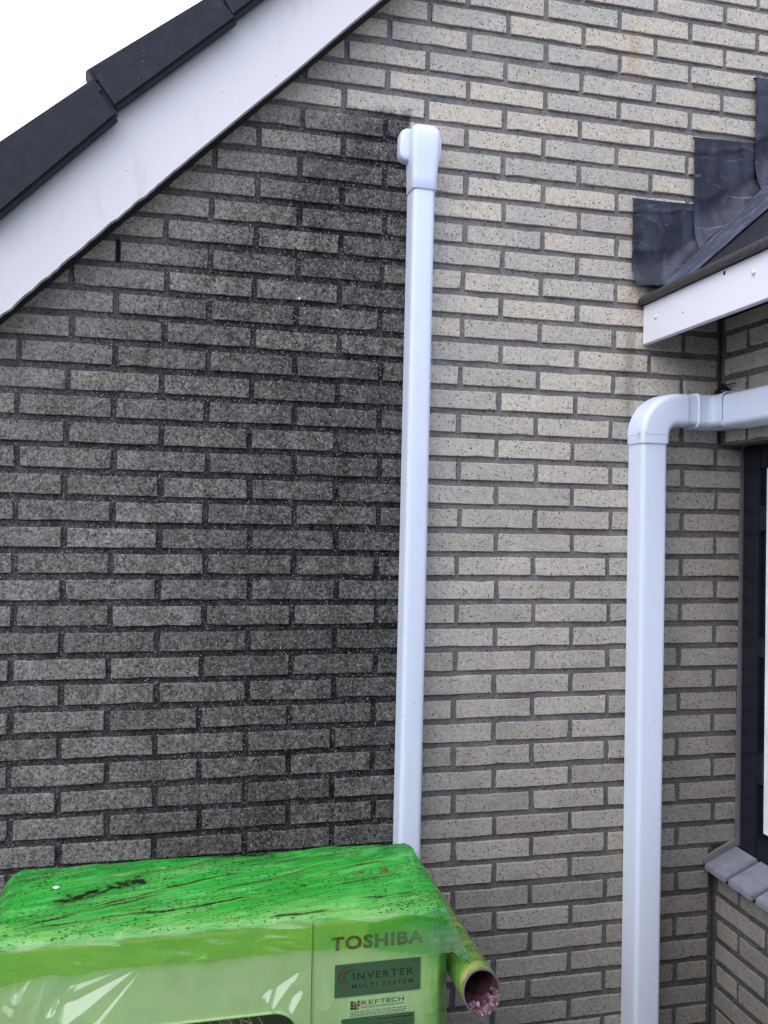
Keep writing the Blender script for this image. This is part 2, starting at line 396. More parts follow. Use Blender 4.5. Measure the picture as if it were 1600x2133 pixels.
def shown(x0, x1, z0, z1, to3):
    q = [to_px(to3(x, z)) for x, z in ((x0, z0), (x1, z0), (x1, z1), (x0, z1))]
    if None in q: return 0.0
    xs = [min(1600, max(0, a[0])) for a in q]; ys = [min(2133, max(0, a[1])) for a in q]
    if max(xs) - min(xs) < 2 or max(ys) - min(ys) < 2: return 0.0
    return abs(sum(xs[i]*ys[(i+1) % 4] - xs[(i+1) % 4]*ys[i] for i in range(4))) / 2

def lay(wall, specs, to_obj, to3, limit=300):
    """specs: (x0, x1, zc, h). The bricks that show largest become parts, the rest one mass."""
    order = sorted(specs, key=lambda s: -shown(s[0], s[1], s[2]-s[3]/2, s[2]+s[3]/2, to3))
    rest_v, rest_f = [], []
    for n_, (x0, x1, zc, h) in enumerate(order):
        a = shown(x0, x1, zc-h/2, zc+h/2, to3)
        me = BRICKS[rnd.randrange(len(BRICKS))]
        mat = to_obj((x0+x1)/2, zc + rnd.gauss(0, 0.0006), rnd.gauss(0, 0.0007)) @ Matrix.Rotation(rnd.gauss(0, 0.003), 4, 'Y') @ Matrix.Rotation(rnd.gauss(0, 0.004), 4, 'Z') @ Matrix.Rotation(rnd.choice((0, math.pi)), 4, 'Y') @ Matrix.Diagonal(((x1-x0)/BL, 1, h/BH, 1))
        if n_ < limit and a > 40:
            o = bpy.data.objects.new('brick', me)
            o.matrix_basis = mat
            link(o, wall)
        else:
            b = len(rest_v)
            rest_v += [mat @ v.co for v in me.vertices]
            rest_f += [tuple(b + i for i in p.vertices) for p in me.polygons]
    if rest_v:
        me = bpy.data.meshes.new('brick'); me.from_pydata(rest_v, [], rest_f); me.materials.append(M['brick'])
        o = bpy.data.objects.new('brick', me); o['kind'] = 'stuff'
        link(o, wall)

gable = thing('gable_wall', 'pale sand coloured brick gable wall blackened on its left half under the roof verge', 'wall', (-0.3, 0, 0))
def gable_end(zc):
    if zc < 0.59: return 0.762
    if zc < 1.742: return 0.845
    if zc < 2.10: return 0.766
    return 1.75
specs = []
for k in range(-6, 46):
    zc = row_z(k)
    odd = k % 2
    off = ROWS[k][1] if k in ROWS else 0.0
    meas = ROWS[k][2] if k in ROWS else {}
    js = []
    for n_ in range(-9, 10):
        i = n_ if odd else n_ + 0.5
        js.append(meas[i] if i in meas else i*PITCH + off + rnd.gauss(0, 0.0015))
    end = gable_end(zc)
    h = BH + rnd.gauss(0, 0.0004)
    for a, b in zip(js[:-1], js[1:]):
        jw = 0.0135 + rnd.uniform(-0.0015, 0.002)
        x0, x1 = a + jw/2, b - jw/2
        zt = zc + h/2
        xl = (zt - 2.045)/0.972 - 1.126 + 0.004          # where this brick's top meets the cut line
        x0 = max(x0, xl); x1 = min(x1, end)
        if abs(zc - 2.155) < 0.02 and x0 > -0.89 and x0 < -0.86: x0 -= 0.001
        if x1 - x0 > 0.022: specs.append((x0, x1, zc, h))
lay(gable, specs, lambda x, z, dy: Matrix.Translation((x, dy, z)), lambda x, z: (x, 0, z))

def rough_plane(name, outline_fn, nu, nv, mat, parent, depth):
    v, f = [], []
    for j in range(nv + 1):
        for i in range(nu + 1):
            v.append(outline_fn(i/nu, j/nv))
    for j in range(nv):
        for i in range(nu):
            a = j*(nu+1) + i
            f.append((a, a+1, a+nu+2, a+nu+1))
    return mesh_obj(name, v, f, mat, parent)

def mortar_y(x, z):
    return 0.0060 + 0.0026*mn.noise((x*10, 0.3, z*17)) + 0.0020*mn.noise((x*70, 1.3, z*70))
# mortar bed: three zones so that it stops at the verge, the window reveal and the inner corner
v, f = [], []
def zone(z0, z1, xl, xr, st=0.011):
    nv = max(2, int((z1 - z0)/st))
    wmax = xr - min(xl(z0), xl(z1)); nu = max(2, int(wmax/st))
    n0 = len(v)
    for j in range(nv + 1):
        z = z0 + (z1 - z0)*j/nv
        l = xl(z)
        for i in range(nu + 1):
            x = l + (xr - l)*i/nu
            v.append((x, mortar_y(x, z), z))
    for j in range(nv):
        for i in range(nu):
            a = n0 + j*(nu+1) + i
            f.append((a, a+1, a+nu+2, a+nu+1))
left_edge = lambda z: max(-2.1, (z - 2.045)/0.972 - 1.126)
zone(0.0, 0.60, left_edge, 0.7745)
zone(0.60, 1.742, left_edge, 0.8495)
zone(1.742, 2.30, left_edge, 0.7745)
zone(2.30, 3.2, left_edge, 1.78)
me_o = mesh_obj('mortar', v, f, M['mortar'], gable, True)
MB().prism([(-2.1, 0), (0.9, 0), (0.9, 2.3), (1.78, 2.3), (1.78, 3.2), (left_edge(3.2)+0.01, 3.2), (left_edge(1.12)+0.01, 1.12)], 0.016, 0.22).build('wall_core', M['mortar'], gable)
MB().box(-0.8835, -0.8765, 0.0006, 0.003, 2.127, 2.181).build('open_joint', M['dark'], gable)

# side wall of the lower wing, running towards the viewer from the inner corner
SX = 0.775
side = thing('side_wall', 'shaded brick side wall with a dark framed window meeting the gable at the corner', 'wall', (SX, -0.9, 0))
specs = []
SY1 = -2.6
def side_joints(k):
    base = -0.120 if k % 2 else -0.011
    return [0.10 + base] + [base - 0.2205*i for i in range(0, 13)] if k % 2 else [base - 0.2205*i for i in range(0, 13)]
for k in range(11, 46):
    zc = row_z(k)
    if 0.53 < zc < 1.745 and True: 
        rng = [(-1.5, SY1)]                     # pier beyond the window
    else: rng = [(0.0, SY1)]
    js = side_joints(k)
    for a, b in zip(js[:-1], js[1:]):
        for (ya, yb) in rng:
            y0, y1 = min(a - 0.006, ya - 0.010), max(b + 0.006, yb)
            if y0 - y1 > 0.03: specs.append((-y0, -y1, zc, BH - 0.0005))
lay(side, specs, lambda x, z, dy: Matrix.Translation((SX + dy, -x, z)) @ Matrix.Rotation(-math.pi/2, 4, 'Z'), lambda x, z: (SX, -x, z), 200)
mb = MB()
mb.box(SX + 0.004, SX + 0.12, SY1, -0.0003, 0.0, 0.532)
mb.box(SX + 0.004, SX + 0.12, SY1, -0.0003, 1.7415, 2.186)
mb.box(SX + 0.004, SX + 0.12, SY1, -1.5, 0.532, 1.7415)
mb.build('mortar', M['mortar'], side)

# window set back in the side wall
WX = 0.850
win = MB()
win.box(WX, WX + 0.06, -0.081, -0.0062, 0.585, 1.7405)       # jamb beside the corner
win.box(WX, WX + 0.06, -1.42, -0.081, 1.675, 1.7405)        # head
win.box(WX, WX + 0.06, -1.42, -0.081, 0.585, 0.655)         # bottom rail
win.box(WX, WX + 0.06, -1.4995, -1.42, 0.585, 1.7405)
window = win.build('window', M['frame'], side, bevel=0.003)
sash = MB()
sash.box(WX + 0.012, WX + 0.05, -0.104, -0.0812, 0.6552, 1.6748)
sash.box(WX + 0.012, WX + 0.05, -1.4198, -1.398, 0.6552, 1.6748)
sash.box(WX + 0.012, WX + 0.05, -1.398, -0.104, 1.664, 1.6748)
sash.box(WX + 0.012, WX + 0.05, -1.398, -0.104, 0.6552, 0.670)
sash.build('sash', M['frame'], window, bevel=0.002)
MB().box(WX + 0.004, WX + 0.0115, -1.396, -0.1035, 0.6705, 1.6735).build('blind', M['blind'], window)
for z0, z1 in ((1.50, 1.57), (1.15, 1.205), (0.80, 0.885)):
    MB().box(WX - 0.004, WX + 0.0118, -0.1005, -0.083, z0, z1).build('hinge', M['frame'], window, bevel=0.002)
MB().box(WX - 0.006, WX + 0.03, -0.006, -0.0006, 0.60, 1.735).build('sealant', M['sealant'], window)
MB().box(WX + 0.09, WX + 0.1, -1.5, -0.0, 0.585, 1.74).build('dark_lining', M['dark'], window)
# the window hangs a hair out of plumb
for o in [window] + [c_ for c_ in bpy.data.objects if c_.parent == window]:
    for v_ in o.data.vertices:
        if o.name.startswith('sealant') and v_.co.y > -0.003: continue
        v_.co.y -= 0.0090*(1.66 - v_.co.z)
# sill tiles, sloping outwards
def sill_tile(y0, y1):
    zi, zo = 0.597, 0.553
    b = MB()
    xi, xo = WX - 0.003, 0.745
    t_ = 0.017
    top = [(xo, zo), (xi, zi)]
    poly = [(xo, zo - t_), (xo, zo), (xi, zi), (xi, zi - t_)]
    b.loft([[(x, y0, z) for x, z in poly], [(x, y1, z) for x, z in poly]])
    return b
ys = [-0.0065, -0.1000, -0.1135, -0.2130, -0.2265]
spans = [(-0.0065, -0.1000)] + [(-0.1135 - 0.113*i, -0.2130 - 0.113*i) for i in range(12)]
sill = MB().loft([[(x, -0.001, z) for x, z in ((0.757, 0.5325), (0.757, 0.541), (0.848, 0.578), (0.848, 0.5325))], [(x, -1.49, z) for x, z in ((0.757, 0.5325), (0.757, 0.541), (0.848, 0.578), (0.848, 0.5325))]]).build('window_sill', M['dark'], side)
for y0, y1 in spans:
    sill_tile(y0, y1).build('sill_tile', M['sill'], sill, bevel=0.0025)
# mortar fillet where the sill meets the gable
MB().loft([[(0.745, -0.0055, 0.552), (0.745, 0.002, 0.552), (0.745, 0.002, 0.568), (0.745, -0.003, 0.566)], [(0.848, -0.0055, 0.594), (0.848, 0.002, 0.594), (0.848, 0.002, 0.618), (0.848, -0.004, 0.614)]]).build('mortar_fillet', M['sealant'], sill)

# ------------------------------------------------------------------ main roof verge
roof = thing('gable_roof', 'dark tiled roof edge with a wide white bargeboard crossing the top left corner', 'roof', (-0.9, 0, 2.2))
BY = -0.088
def bline(x): return 1.959 + 0.9845*(x + 1.1243)
# bargeboard with the slightly ragged lower edge it has in its lower part
low = []
n_ = 240
for i in range(n_ + 1):
    x = -1.75 + (0.35 + 1.75)*i/n_
    z = bline(x) + 0.005*mn.noise((x*5, 2, 0)) + ((0.0055*mn.noise((x*34, 5, 0)) + 0.003*mn.noise((x*90, 8, 0)))*min(1, (-0.66 - x)/0.15) if x < -0.66 else 0.0)
    low.append((x, z))
up = [(0.35, bline(0.35) + 0.262), (-1.75, bline(-1.75) + 0.250)]
bo = MB().prism(low + up, BY, BY + 0.016).build('bargeboard', M['board'], roof)
# batten and soffit behind the board
MB().prism([(x, bline(x) + 0.010) for x in (-1.75, 0.35)] + [(x, bline(x) + 0.16) for x in (0.35, -1.75)], BY + 0.0165, -0.004).build('soffit', M['soffit'], roof)
# verge tiles: measured lower and upper corners in the plane of their skirts
TY = -0.134
tiles = [
 # lower-left, lower-right, upper-right, upper-left (x, z)
 [(-1.150, 2.140), (-0.872, 2.424), (-0.931, 2.500), (-1.215, 2.256)],
 [(-0.8845, 2.434), (-0.608, 2.686), (-0.660, 2.742), (-0.9445, 2.518)],
 [(-0.6245, 2.680), (-0.350, 2.940), (-0.400, 3.000), (-0.678, 2.768)],
 [(-0.366, 2.936), (-0.09, 3.20), (-0.14, 3.26), (-0.42, 3.026)],
 [(-1.410, 1.890), (-1.138, 2.174), (-1.200, 2.250), (-1.475, 2.006)],
 [(-1.670, 1.640), (-1.398, 1.924), (-1.460, 2.000), (-1.735, 1.756)],
]
for q in tiles:
    (ax, az), (bx, bz), (cx, cz), (dx, dz) = q
    def lerp(p, q_, t_): return (p[0] + (q_[0]-p[0])*t_, p[1] + (q_[1]-p[1])*t_)
    a, b, c, d = q
    ring = [a, lerp(a, b, .5), b, lerp(b, c, .5), c, lerp(c, d, .5), d, lerp(d, a, .5)]
    t = MB()
    t.loft([[(x, y, z) for x, z in ring] for y in (TY, TY + 0.035)])
    # top slab of the tile, rising a little behind the skirt into its roll
    def topz(y): return 0.0
    slab = []
    nrm = Vector((-(cz-dz), cx-dx)).normalized()
    for y, h0, h1 in ((TY + 0.004, -0.030, 0.0), (TY + 0.03, -0.022, 0.010), (TY + 0.08, -0.012, 0.020), (TY + 0.16, -0.02, 0.012), (TY + 0.24, -0.035, -0.004), (TY + 0.33, -0.04, -0.012)):
        slab.append([(dx + nrm.x*h0, y, dz + nrm.y*h0), (cx + nrm.x*h0, y, cz + nrm.y*h0), (cx + nrm.x*h1, y, cz + nrm.y*h1), (dx + nrm.x*h1, y, dz + nrm.y*h1)])
    o = t.build('verge_tile', M['tile'], roof, bevel=0.008, seg=3)
    s2 = MB().loft(slab).build('tile_roll', M['tile'], o, smooth=True, auto=40)
    # thin raised nib where the tile laps
    m0, m1 = lerp(a, b, .83), lerp(d, c, .83)
    m2, m3 = lerp(d, c, .90), lerp(a, b, .90)
deck = MB()
deck.prism([(-1.75, bline(-1.75) + 0.165), (0.35, bline(0.35) + 0.165), (0.35, bline(0.35) + 0.235), (-1.75, bline(-1.75) + 0.235)], BY + 0.018, 3.0)
deck.build('roof_deck', M['tile'], roof)

# ------------------------------------------------------------------ lower roof on the wing
low_roof = thing('lean_to_roof', 'low roof end with white fascia and stepped lead flashing against the gable wall', 'roof', (0.9, -0.8, 2.1))
FX = 0.526
rz = lambda x: 2.130 + 0.98*(x - 0.53)
fas = MB().box(FX, FX + 0.018, -2.7, -0.004, 2.0135, 2.122).build('fascia', M['fascia'], low_roof, bevel=0.0015)
for y, z in ((-0.071, 2.0765), (-0.481, 2.083)):
    b = MB()
    rings = []
    for r_, dx in ((0.0062, 0.0), (0.0062, -0.002), (0.005, -0.0042), (0.0026, -0.0055)):
        rings.append([(FX + dx, y + r_*math.cos(a*math.pi/6), z + r_*math.sin(a*math.pi/6)) for a in range(12)])
    b.loft(rings).build('screw_cap', M['pvc'], fas, smooth=True)
for y, z, r_ in ((-0.372, 2.112, 0.0045), (-0.20, 2.058, 0.0017)):
    MB().loft([[(FX + dx, y + r_*math.cos(a*math.pi/4), z + r_*1.3*math.sin(a*math.pi/4)) for a in range(8)] for dx in (0.001, -0.0006)]).build('nail_hole', M['dark'], fas)
MB().box(FX + 0.0185, SX - 0.002, -2.7, -0.010, 2.098, 2.108).build('soffit', M['soffit'], low_roof)
# rounded eave strip
prof = [(FX - 0.016, 2.1235), (FX - 0.019, 2.131), (FX - 0.016, 2.140), (FX - 0.008, 2.147), (FX + 0.004, 2.149), (FX + 0.016, 2.146), (FX + 0.02, 2.136), (FX + 0.02, 2.1235)]
rings = []
for i in range(40):
    y = -0.006 - 2.69*(i/39)**1.6
    w = 0.0012*mn.noise((y*25, 0, 3))
    rings.append([(x + w, y, z + w) for x, z in prof])
MB().loft(rings).build('eave_strip', M['strip'], low_roof, smooth=True, auto=60)
# roof deck: bevelled slab rising to the right
MB().loft([[(x, y, z) for x, z in ((FX + 0.012, rz(FX + 0.012) - 0.06), (FX + 0.012, rz(FX + 0.012)), (1.75, rz(1.75)), (1.75, rz(1.75) - 0.06))] for y in (-2.68, -0.0065)]).build('roof_deck', M['tile'], low_roof)
MB().box(SX + 0.125, 1.75, -2.65, -0.0065, 0.0, 2.0).build('wing_core', M['mortar'], low_roof) if False else None

def sheet(name, P, nu, nv, mat, parent, thick=0.0022, nrm=(0, -1, 0)):
    """thin curved sheet with real thickness; P(u, v) gives the outer face"""
    N = Vector(nrm)
    vs_, fs = [], []
    outer = [[Vector(P(i/nu, j/nv)) for i in range(nu+1)] for j in range(nv+1)]
    for row in outer:
        for p in row: vs_.append(p)
    n1 = len(vs_)
    for row in outer:
        for p in row: vs_.append(p - N*thick)
    w = nu + 1
    for j in range(nv):
        for i in range(nu):
            a = j*w + i
            fs.append((a, a+1, a+w+1, a+w)); fs.append((n1+a, n1+a+w, n1+a+w+1, n1+a+1))
    for i in range(nu):
        fs.append((i, n1+i, n1+i+1, i+1)); a = nv*w + i; fs.append((a, a+1, n1+a+1, n1+a))
    for j in range(nv):
        a = j*w; fs.append((a, a+w, n1+a+w, n1+a)); a = j*w + nu; fs.append((a, n1+a, n1+a+w, a+w))
    o = mesh_obj(name, vs_, fs, mat, parent, True)
    smooth_by_angle(o, 50)
    return o

def flash(x0, x1, ztop, low, base, seed, kick=0.0):
    """low(u) gives the lower edge; kick bends the lower edge out from the wall"""
    def P(u, v):
        x = x0 + (x1 - x0)*u
        zb = low(u)
        z = zb + (ztop - zb)*v
        wr = 0.0028*mn.noise((x*9, seed, z*7)) + 0.0012*mn.noise((x*22, seed+3, z*26))
        fold = 0.0022*math.exp(-((v - 0.85 - 0.06*mn.noise((x*20, seed, 0)))/0.022)**2) + 0.003*math.exp(-((v - 0.42 - 0.10*mn.noise((x*13, seed+2, 0)))/0.03)**2)*max(0, 1 - u*1.6)
        y = base - 0.002 + wr - fold - kick*max(0, 0.30 - v)**2*11
        if v > 0.985: y = 0.004
        return (x, min(y, 0.004), z)
    return P
f1 = flash(0.488, 0.682, 2.4255, lambda u: 2.1655 + 0.006*math.sin(u*7) + (0.020*max(0, (u-0.3)/0.25) if u < 0.50 else max(0.018, rz(0.488 + 0.194*u) + 0.009 - 2.1655)) , -0.006, 1.0, 0.036)
sheet('lead_flashing', f1, 30, 40, M['lead'], low_roof)
f2 = flash(0.6735, 0.869, 2.6185, lambda u: rz(0.6735 + 0.1955*u) + 0.011 + 0.004*math.sin(u*9), -0.0105, 5.0, 0.030)
sheet('lead_flashing', f2, 30, 40, M['lead'], low_roof)
f3 = flash(0.8645, 1.06, 2.8115, lambda u: rz(0.8645 + 0.1955*u) + 0.011, -0.015, 9.0, 0.030)
sheet('lead_flashing', f3, 30, 40, M['lead'], low_roof)
f4 = flash(1.0545, 1.25, 3.0, lambda u: 2.636 + 0.192*u, -0.0195, 13.0, 0.03)
sheet('lead_flashing', f4, 20, 30, M['lead'], low_roof)
# apron lying on the roof slope
def apron(u, v):
    x = 0.553 + 1.15*u
    ye = -0.205 - 0.50*max(0.0, x - 0.593) if x > 0.575 else -0.205 + 0.9*(0.575 - x)
    y = -0.0245 + (ye + 0.0245)*v
    h = 0.006 + 0.003*mn.noise((x*14, y*14, 2)) + 0.010*max(0, 0.25 - v)**1.2
    return (x - 0.7*h, y, rz(x) + 0.7*h)
sheet('lead_apron', apron, 60, 16, M['lead_apron'], low_roof, 0.0022, (-0.7, 0, 0.714))
# ------------------------------------------------------------------ wall ducts
def ring_prof(half, depth, r=0.013, draft=0.003):
    """cross-section (a across, b out of the wall), starts at the wall on the -a side"""
    pts = [(-half, 0.0), (-half + draft*0.6, (depth - r)*0.6)]
    c = half - draft - r
    for i in range(7):
        t = math.pi - (math.pi/2)*i/6
        pts.append((-c + r*math.cos(t), depth - r + r*math.sin(t)))
    for i in range(7):
        t = math.pi/2 - (math.pi/2)*i/6
        pts.append((c + r*math.cos(t), depth - r + r*math.sin(t)))
    pts += [(half - draft*0.6, (depth - r)*0.6), (half, 0.0)]
    return pts

def section(o, A, N, half, depth, r=0.013, draft=0.003):
    o, A, N = Vector(o), Vector(A), Vector(N)
    return [o + A*a + N*b for a, b in ring_prof(half, depth, r, draft)]

GAP = -0.0015                    # ducts sit just proud of the brick faces
duct1 = thing('wall_duct', 'slim white plastic duct ending in a rounded cap halfway up the wall', 'duct', (-0.13, 0, 0.1))
def d1x(z): return -0.127 - 0.0055*(2.366 - z)/1.68
X_, Y_ = Vector((1, 0, 0)), Vector((0, -1, 0))
MB().loft([section((d1x(z), GAP, z), X_, Y_, 0.0325, 0.054) for z in (0.10, 0.6, 1.2, 1.8, 2.372)]).build('duct_length', M['pvc'], duct1, auto=40)
rings = []
for z, hf, dp, rr in ((2.3625, .0352, .0575, .014), (2.3632, .0356, .0580, .014), (2.395, .0356, .0590, .014), (2.425, .0372, .0615, .014), (2.455, .0398, .065, .015), (2.492, .0402, .067, .015), (2.508, .0398, .066, .016), (2.519, .0380, .062, .018), (2.527, .0340, .053, .018), (2.531, .0270, .040, .016)):
    rings.append(section((-0.1265, GAP, z), X_, Y_, hf, dp, rr, 0.002))
cap = MB().loft(rings).build('end_cap', M['pvc'], duct1, auto=50)
def rrect(x0, x1, z0, z1, r, n=6):
    p = []
    for cx, cz, a0 in ((x1-r, z1-r, 0), (x0+r, z1-r, 90), (x0+r, z0+r, 180), (x1-r, z0+r, 270)):
        for i in range(n + 1):
            a = R(a0 + 90*i/n); p.append((cx + r*math.cos(a), cz + r*math.sin(a)))
    return p
q = rrect(-0.189, -0.076, 2.441, 2.5255, 0.022)
def shrink(q, k):
    cx = sum(a for a, b in q)/len(q); cz = sum(b for a, b in q)/len(q)
    return [(cx + (a-cx)*(1-k), cz + (b-cz)*(1-k)) for a, b in q]
MB().loft([[(x, y, z) for x, z in shrink(q, k)] for y, k in ((GAP, 0), (-0.022, 0), (-0.028, 0.02), (-0.031, 0.07))]).build('wall_flange', M['pvc'], cap, auto=50)

duct2 = thing('wall_duct', 'wide white plastic duct with an elbow turning right and running round the inside corner', 'duct', (0.53, 0, 0.0))
HALF, DEP = 0.0415, 0.070
def d2x(z): return 0.531 + 0.006*(1.735 - z)/1.6
MB().loft([section((d2x(z), GAP, z), X_, Y_, HALF, DEP) for z in (0.02, 0.5, 1.0, 1.5, 1.75)]).build('duct_length', M['pvc'], duct2, auto=40)
RR, cx_, cz_ = 0.072, 0.531 + 0.072, 1.8295 - 0.072
rings = [section((0.531, GAP, 1.7335), X_, Y_, HALF + .0035, DEP + .0045), section((0.531, GAP, 1.757), X_, Y_, HALF + .0038, DEP + .005)]
for i in range(0, 15):
    a = math.pi - (math.pi/2)*i/14
    o_ = (cx_ + RR*math.cos(a), GAP, cz_ + RR*math.sin(a))
    A = Vector((-math.cos(a), 0, -math.sin(a)))          # towards the centre of the turn
    rings.append(section(o_, A, Y_, HALF + .0045, DEP + .006, 0.016))
rings.append(section((0.6266, GAP, 1.8295), (0, 0, -1), Y_, HALF + .0042, DEP + .005, 0.016))
MB().loft(rings).build('elbow', M['pvc'], duct2, auto=45)
Zd = Vector((0, 0, -1))
MB().loft([section((x, GAP, 1.8300), Zd, Y_, HALF + .002, DEP) for x in (0.615, 0.668)]).build('duct_length', M['pvc'], duct2, auto=40)
# inner corner fitting
HC, DC = HALF + 0.0055, DEP + 0.0055
def cs(o, out, half=HC, r=0.017):
    o, out = Vector(o), Vector(out)
    pr = ring_prof(half, 1.0, 0.0, 0.0)
    # rounded in true metres: rebuild with depth of the out vector
    dlen = out.length
    return [o + Zd*a + out.normalized()*b for a, b in ring_prof(half, dlen, r, 0.002)]
zc = 1.8295
path = [((0.6605, GAP, zc), (0, -DC, 0)), ((0.685, GAP, zc), (0, -DC, 0))]
for t in (0.0, 0.25, 0.5, 0.75, 1.0):
    a = (math.pi/2)*t
    # front edge follows a small concave curve round the corner
    fx = SX - DC - 0.016*(1 - math.sin(a)); fy = -DC - 0.016*(1 - math.cos(a)) + GAP
    ox = min(SX - 0.001, 0.7 + 0.16*t) if t < 0.5 else SX + GAP
    oy = GAP if t < 0.5 else -0.02 - 0.10*(t - 0.5)
    if t == 0.5: ox, oy = SX + GAP, GAP
    path.append(((ox, oy, zc), (fx - ox, fy - oy, 0)))
path += [((SX + GAP, -0.1225, zc), (-DC, 0, 0))]
rings = []
for o_, out in path:
    o_, out = Vector(o_), Vector(out)
    rings.append([o_ + Zd*a + out*(b/DC) for a, b in ring_prof(HC, DC, 0.017, 0.002)])
fit = MB().loft(rings).build('corner_fitting', M['pvc'], duct2, auto=60)
for (o_, N_, T_) in (((0.6600, GAP, zc), Y_, Vector((1, 0, 0))), ((SX + GAP, -0.1205, zc), Vector((-1, 0, 0)), Vector((0, -1, 0)))):
    MB().loft([section(Vector(o_) + T_*s, Zd, N_, HC + k, DC + k, 0.018, 0.002) for s, k in ((-0.002, .0004), (-0.0012, .0024), (0.0012, .0024), (0.002, .0004))]).build('collar', M['pvc'], fit, auto=40)
MB().loft([section((SX + GAP, y, zc - 0.004), Zd, Vector((-1, 0, 0)), HALF + 0.006, DEP + 0.003, 0.016) for y in (-0.112, -0.6, -1.3, -2.5)]).build('duct_length', M['pvc'], duct2, auto=40)

# small black hook with a wire tail where the duct meets the corner
hook = MB()
rings = []
for i in range(9):
    a = math.pi*i/8
    c_ = Vector((0.752 - 0.021*math.cos(a), -0.045, 1.878 + 0.026*math.sin(a)))
    rings.append([c_ + Vector((0.0085*math.cos(b*math.pi/3)*math.cos(a), 0.0085*math.sin(b*math.pi/3), 0.0085*math.cos(b*math.pi/3)*math.sin(a))) for b in range(6)])
hook.loft(rings)
def tube(pts, r, n=8):
    pts = [Vector(p) for p in pts]; rr = []
    for i, p in enumerate(pts):
        d = (pts[min(i+1, len(pts)-1)] - pts[max(i-1, 0)]).normalized()
        a = d.cross(Vector((0, 0, 1)) if abs(d.z) < 0.9 else Vector((1, 0, 0))).normalized(); b = d.cross(a)
        q = r(i/(len(pts)-1)) if callable(r) else r
        rr.append([p + a*q*math.cos(2*math.pi*k/n) + b*q*math.sin(2*math.pi*k/n) for k in range(n)])
    return rr
hook.loft(tube([(0.754, -0.045, 1.906), (0.760, -0.060, 1.907), (0.769, -0.080, 1.909)], 0.0018, 6))
ho = hook.build('cable_hook', M['black'], None, auto=50)
tag(ho, 'small black hook with a wire tail in the corner above the wide duct', 'hook')

# ------------------------------------------------------------------ air conditioner outdoor unit
def ac_mat():
    return simple('cream_enamel', (0.78, 0.76, 0.62), 0.4, 0.4, 0, 0.06, 8)
M['ac'] = ac_mat()
M['wire'] = simple('guard_wire_paint', (0.42, 0.42, 0.36), 0.5)
AX0, AX1, AY0, AY1, AZ0, AZ1 = -1.045, -0.169, -0.452, -0.155, 0.16, 0.708
ac = thing('air_conditioner', 'cream outdoor air conditioning unit wrapped in green film beside the slim duct', 'air conditioner', (-0.6, -0.3, 0.0))
MB().box(AX0, AX1, AY0 + 0.022, AY1, AZ0, AZ1).build('casing', M['ac'], ac, bevel=0.014, seg=3)
SEAM = -0.439
# front panel right of the seam
MB().box(SEAM + 0.0012, AX1, AY0, AY0 + 0.0215, AZ0, AZ1 - 0.004).build('service_panel', M['ac'], ac, bevel=0.006, seg=3)
# fan panel with rounded opening
ox0, ox1, oz0, oz1 = -0.985, -0.462, 0.20, 0.527
inner = rrect(ox0, ox1, oz0, oz1, 0.055, 10)
def outer_pt(p):
    cx, cz = (ox0+ox1)/2, (oz0+oz1)/2
    dx, dz = p[0]-cx, p[1]-cz
    x0, x1, z0, z1 = AX0, SEAM - 0.0012, AZ0, AZ1 - 0.004
    s = 1e9
    if dx > 1e-9: s = min(s, (x1-cx)/dx)
    if dx < -1e-9: s = min(s, (x0-cx)/dx)
    if dz > 1e-9: s = min(s, (z1-cz)/dz)
    if dz < -1e-9: s = min(s, (z0-cz)/dz)
    return (cx + dx*s, cz + dz*s)
outer = [outer_pt(p) for p in inner]
corners = [(SEAM - 0.0012, AZ1 - 0.004), (AX0, AZ1 - 0.004), (AX0, AZ0), (SEAM - 0.0012, AZ0)]
for c_ in corners:
    j = min(range(len(outer)), key=lambda i: (outer[i][0]-c_[0])**2 + (outer[i][1]-c_[1])**2); outer[j] = c_
big = shrink(inner, -0.02)
lip = shrink(inner, -0.012)
small_ = shrink(inner, 0.012)
m = MB()
rings = [[(x, AY0 + 0.0215, z) for x, z in outer], [(x, AY0, z) for x, z in outer], [(x, AY0, z) for x, z in big], [(x, AY0 - 0.004, z) for x, z in lip], [(x, AY0 - 0.004, z) for x, z in inner], [(x, AY0 + 0.004, z) for x, z in small_], [(x, AY0 + 0.0205, z) for x, z in small_]]
m.loft(rings, caps=False).build('fan_panel', M['ac'], ac, auto=30)
MB().prism(small_, AY0 + 0.0185, AY0 + 0.0215).build('fan_recess', M['dark'], ac)
gw = MB()
cx, cz = (ox0+ox1)/2, (oz0+oz1)/2
for i in range(-14, 15):
    xx = cx + i*0.019
    pts = []
    for j in range(13):
        z = cz + (oz1 - cz - 0.002)*(j/12.0)
        x = xx + (-0.55)*(z - cz) + 0.0
        if ox0 + 0.01 < x < ox1 - 0.01: pts.append((x, AY0 + 0.0035, z))
    if len(pts) > 3: gw.loft(tube(pts, 0.0009, 5))
for k in range(1, 6):
    rr_ = 0.14 + 0.045*k
    pts = [(cx + rr_*math.cos(R(a)), AY0 + 0.0055, cz - 0.13 + rr_*math.sin(R(a))) for a in range(20, 161, 5)]
    pts = [p for p in pts if ox0 + .01 < p[0] < ox1 - .01 and p[2] < oz1 - 0.002]
    if len(pts) > 2: gw.loft(tube(pts, 0.0011, 5))
gw.build('guard_wire', M['wire'], ac)
for x in (AX0 + 0.12, AX1 - 0.12):
    MB().box(x - 0.03, x + 0.03, AY0 + 0.01, AY1 + 0.02, 0.0, AZ0).build('foot', M['dark'], ac)

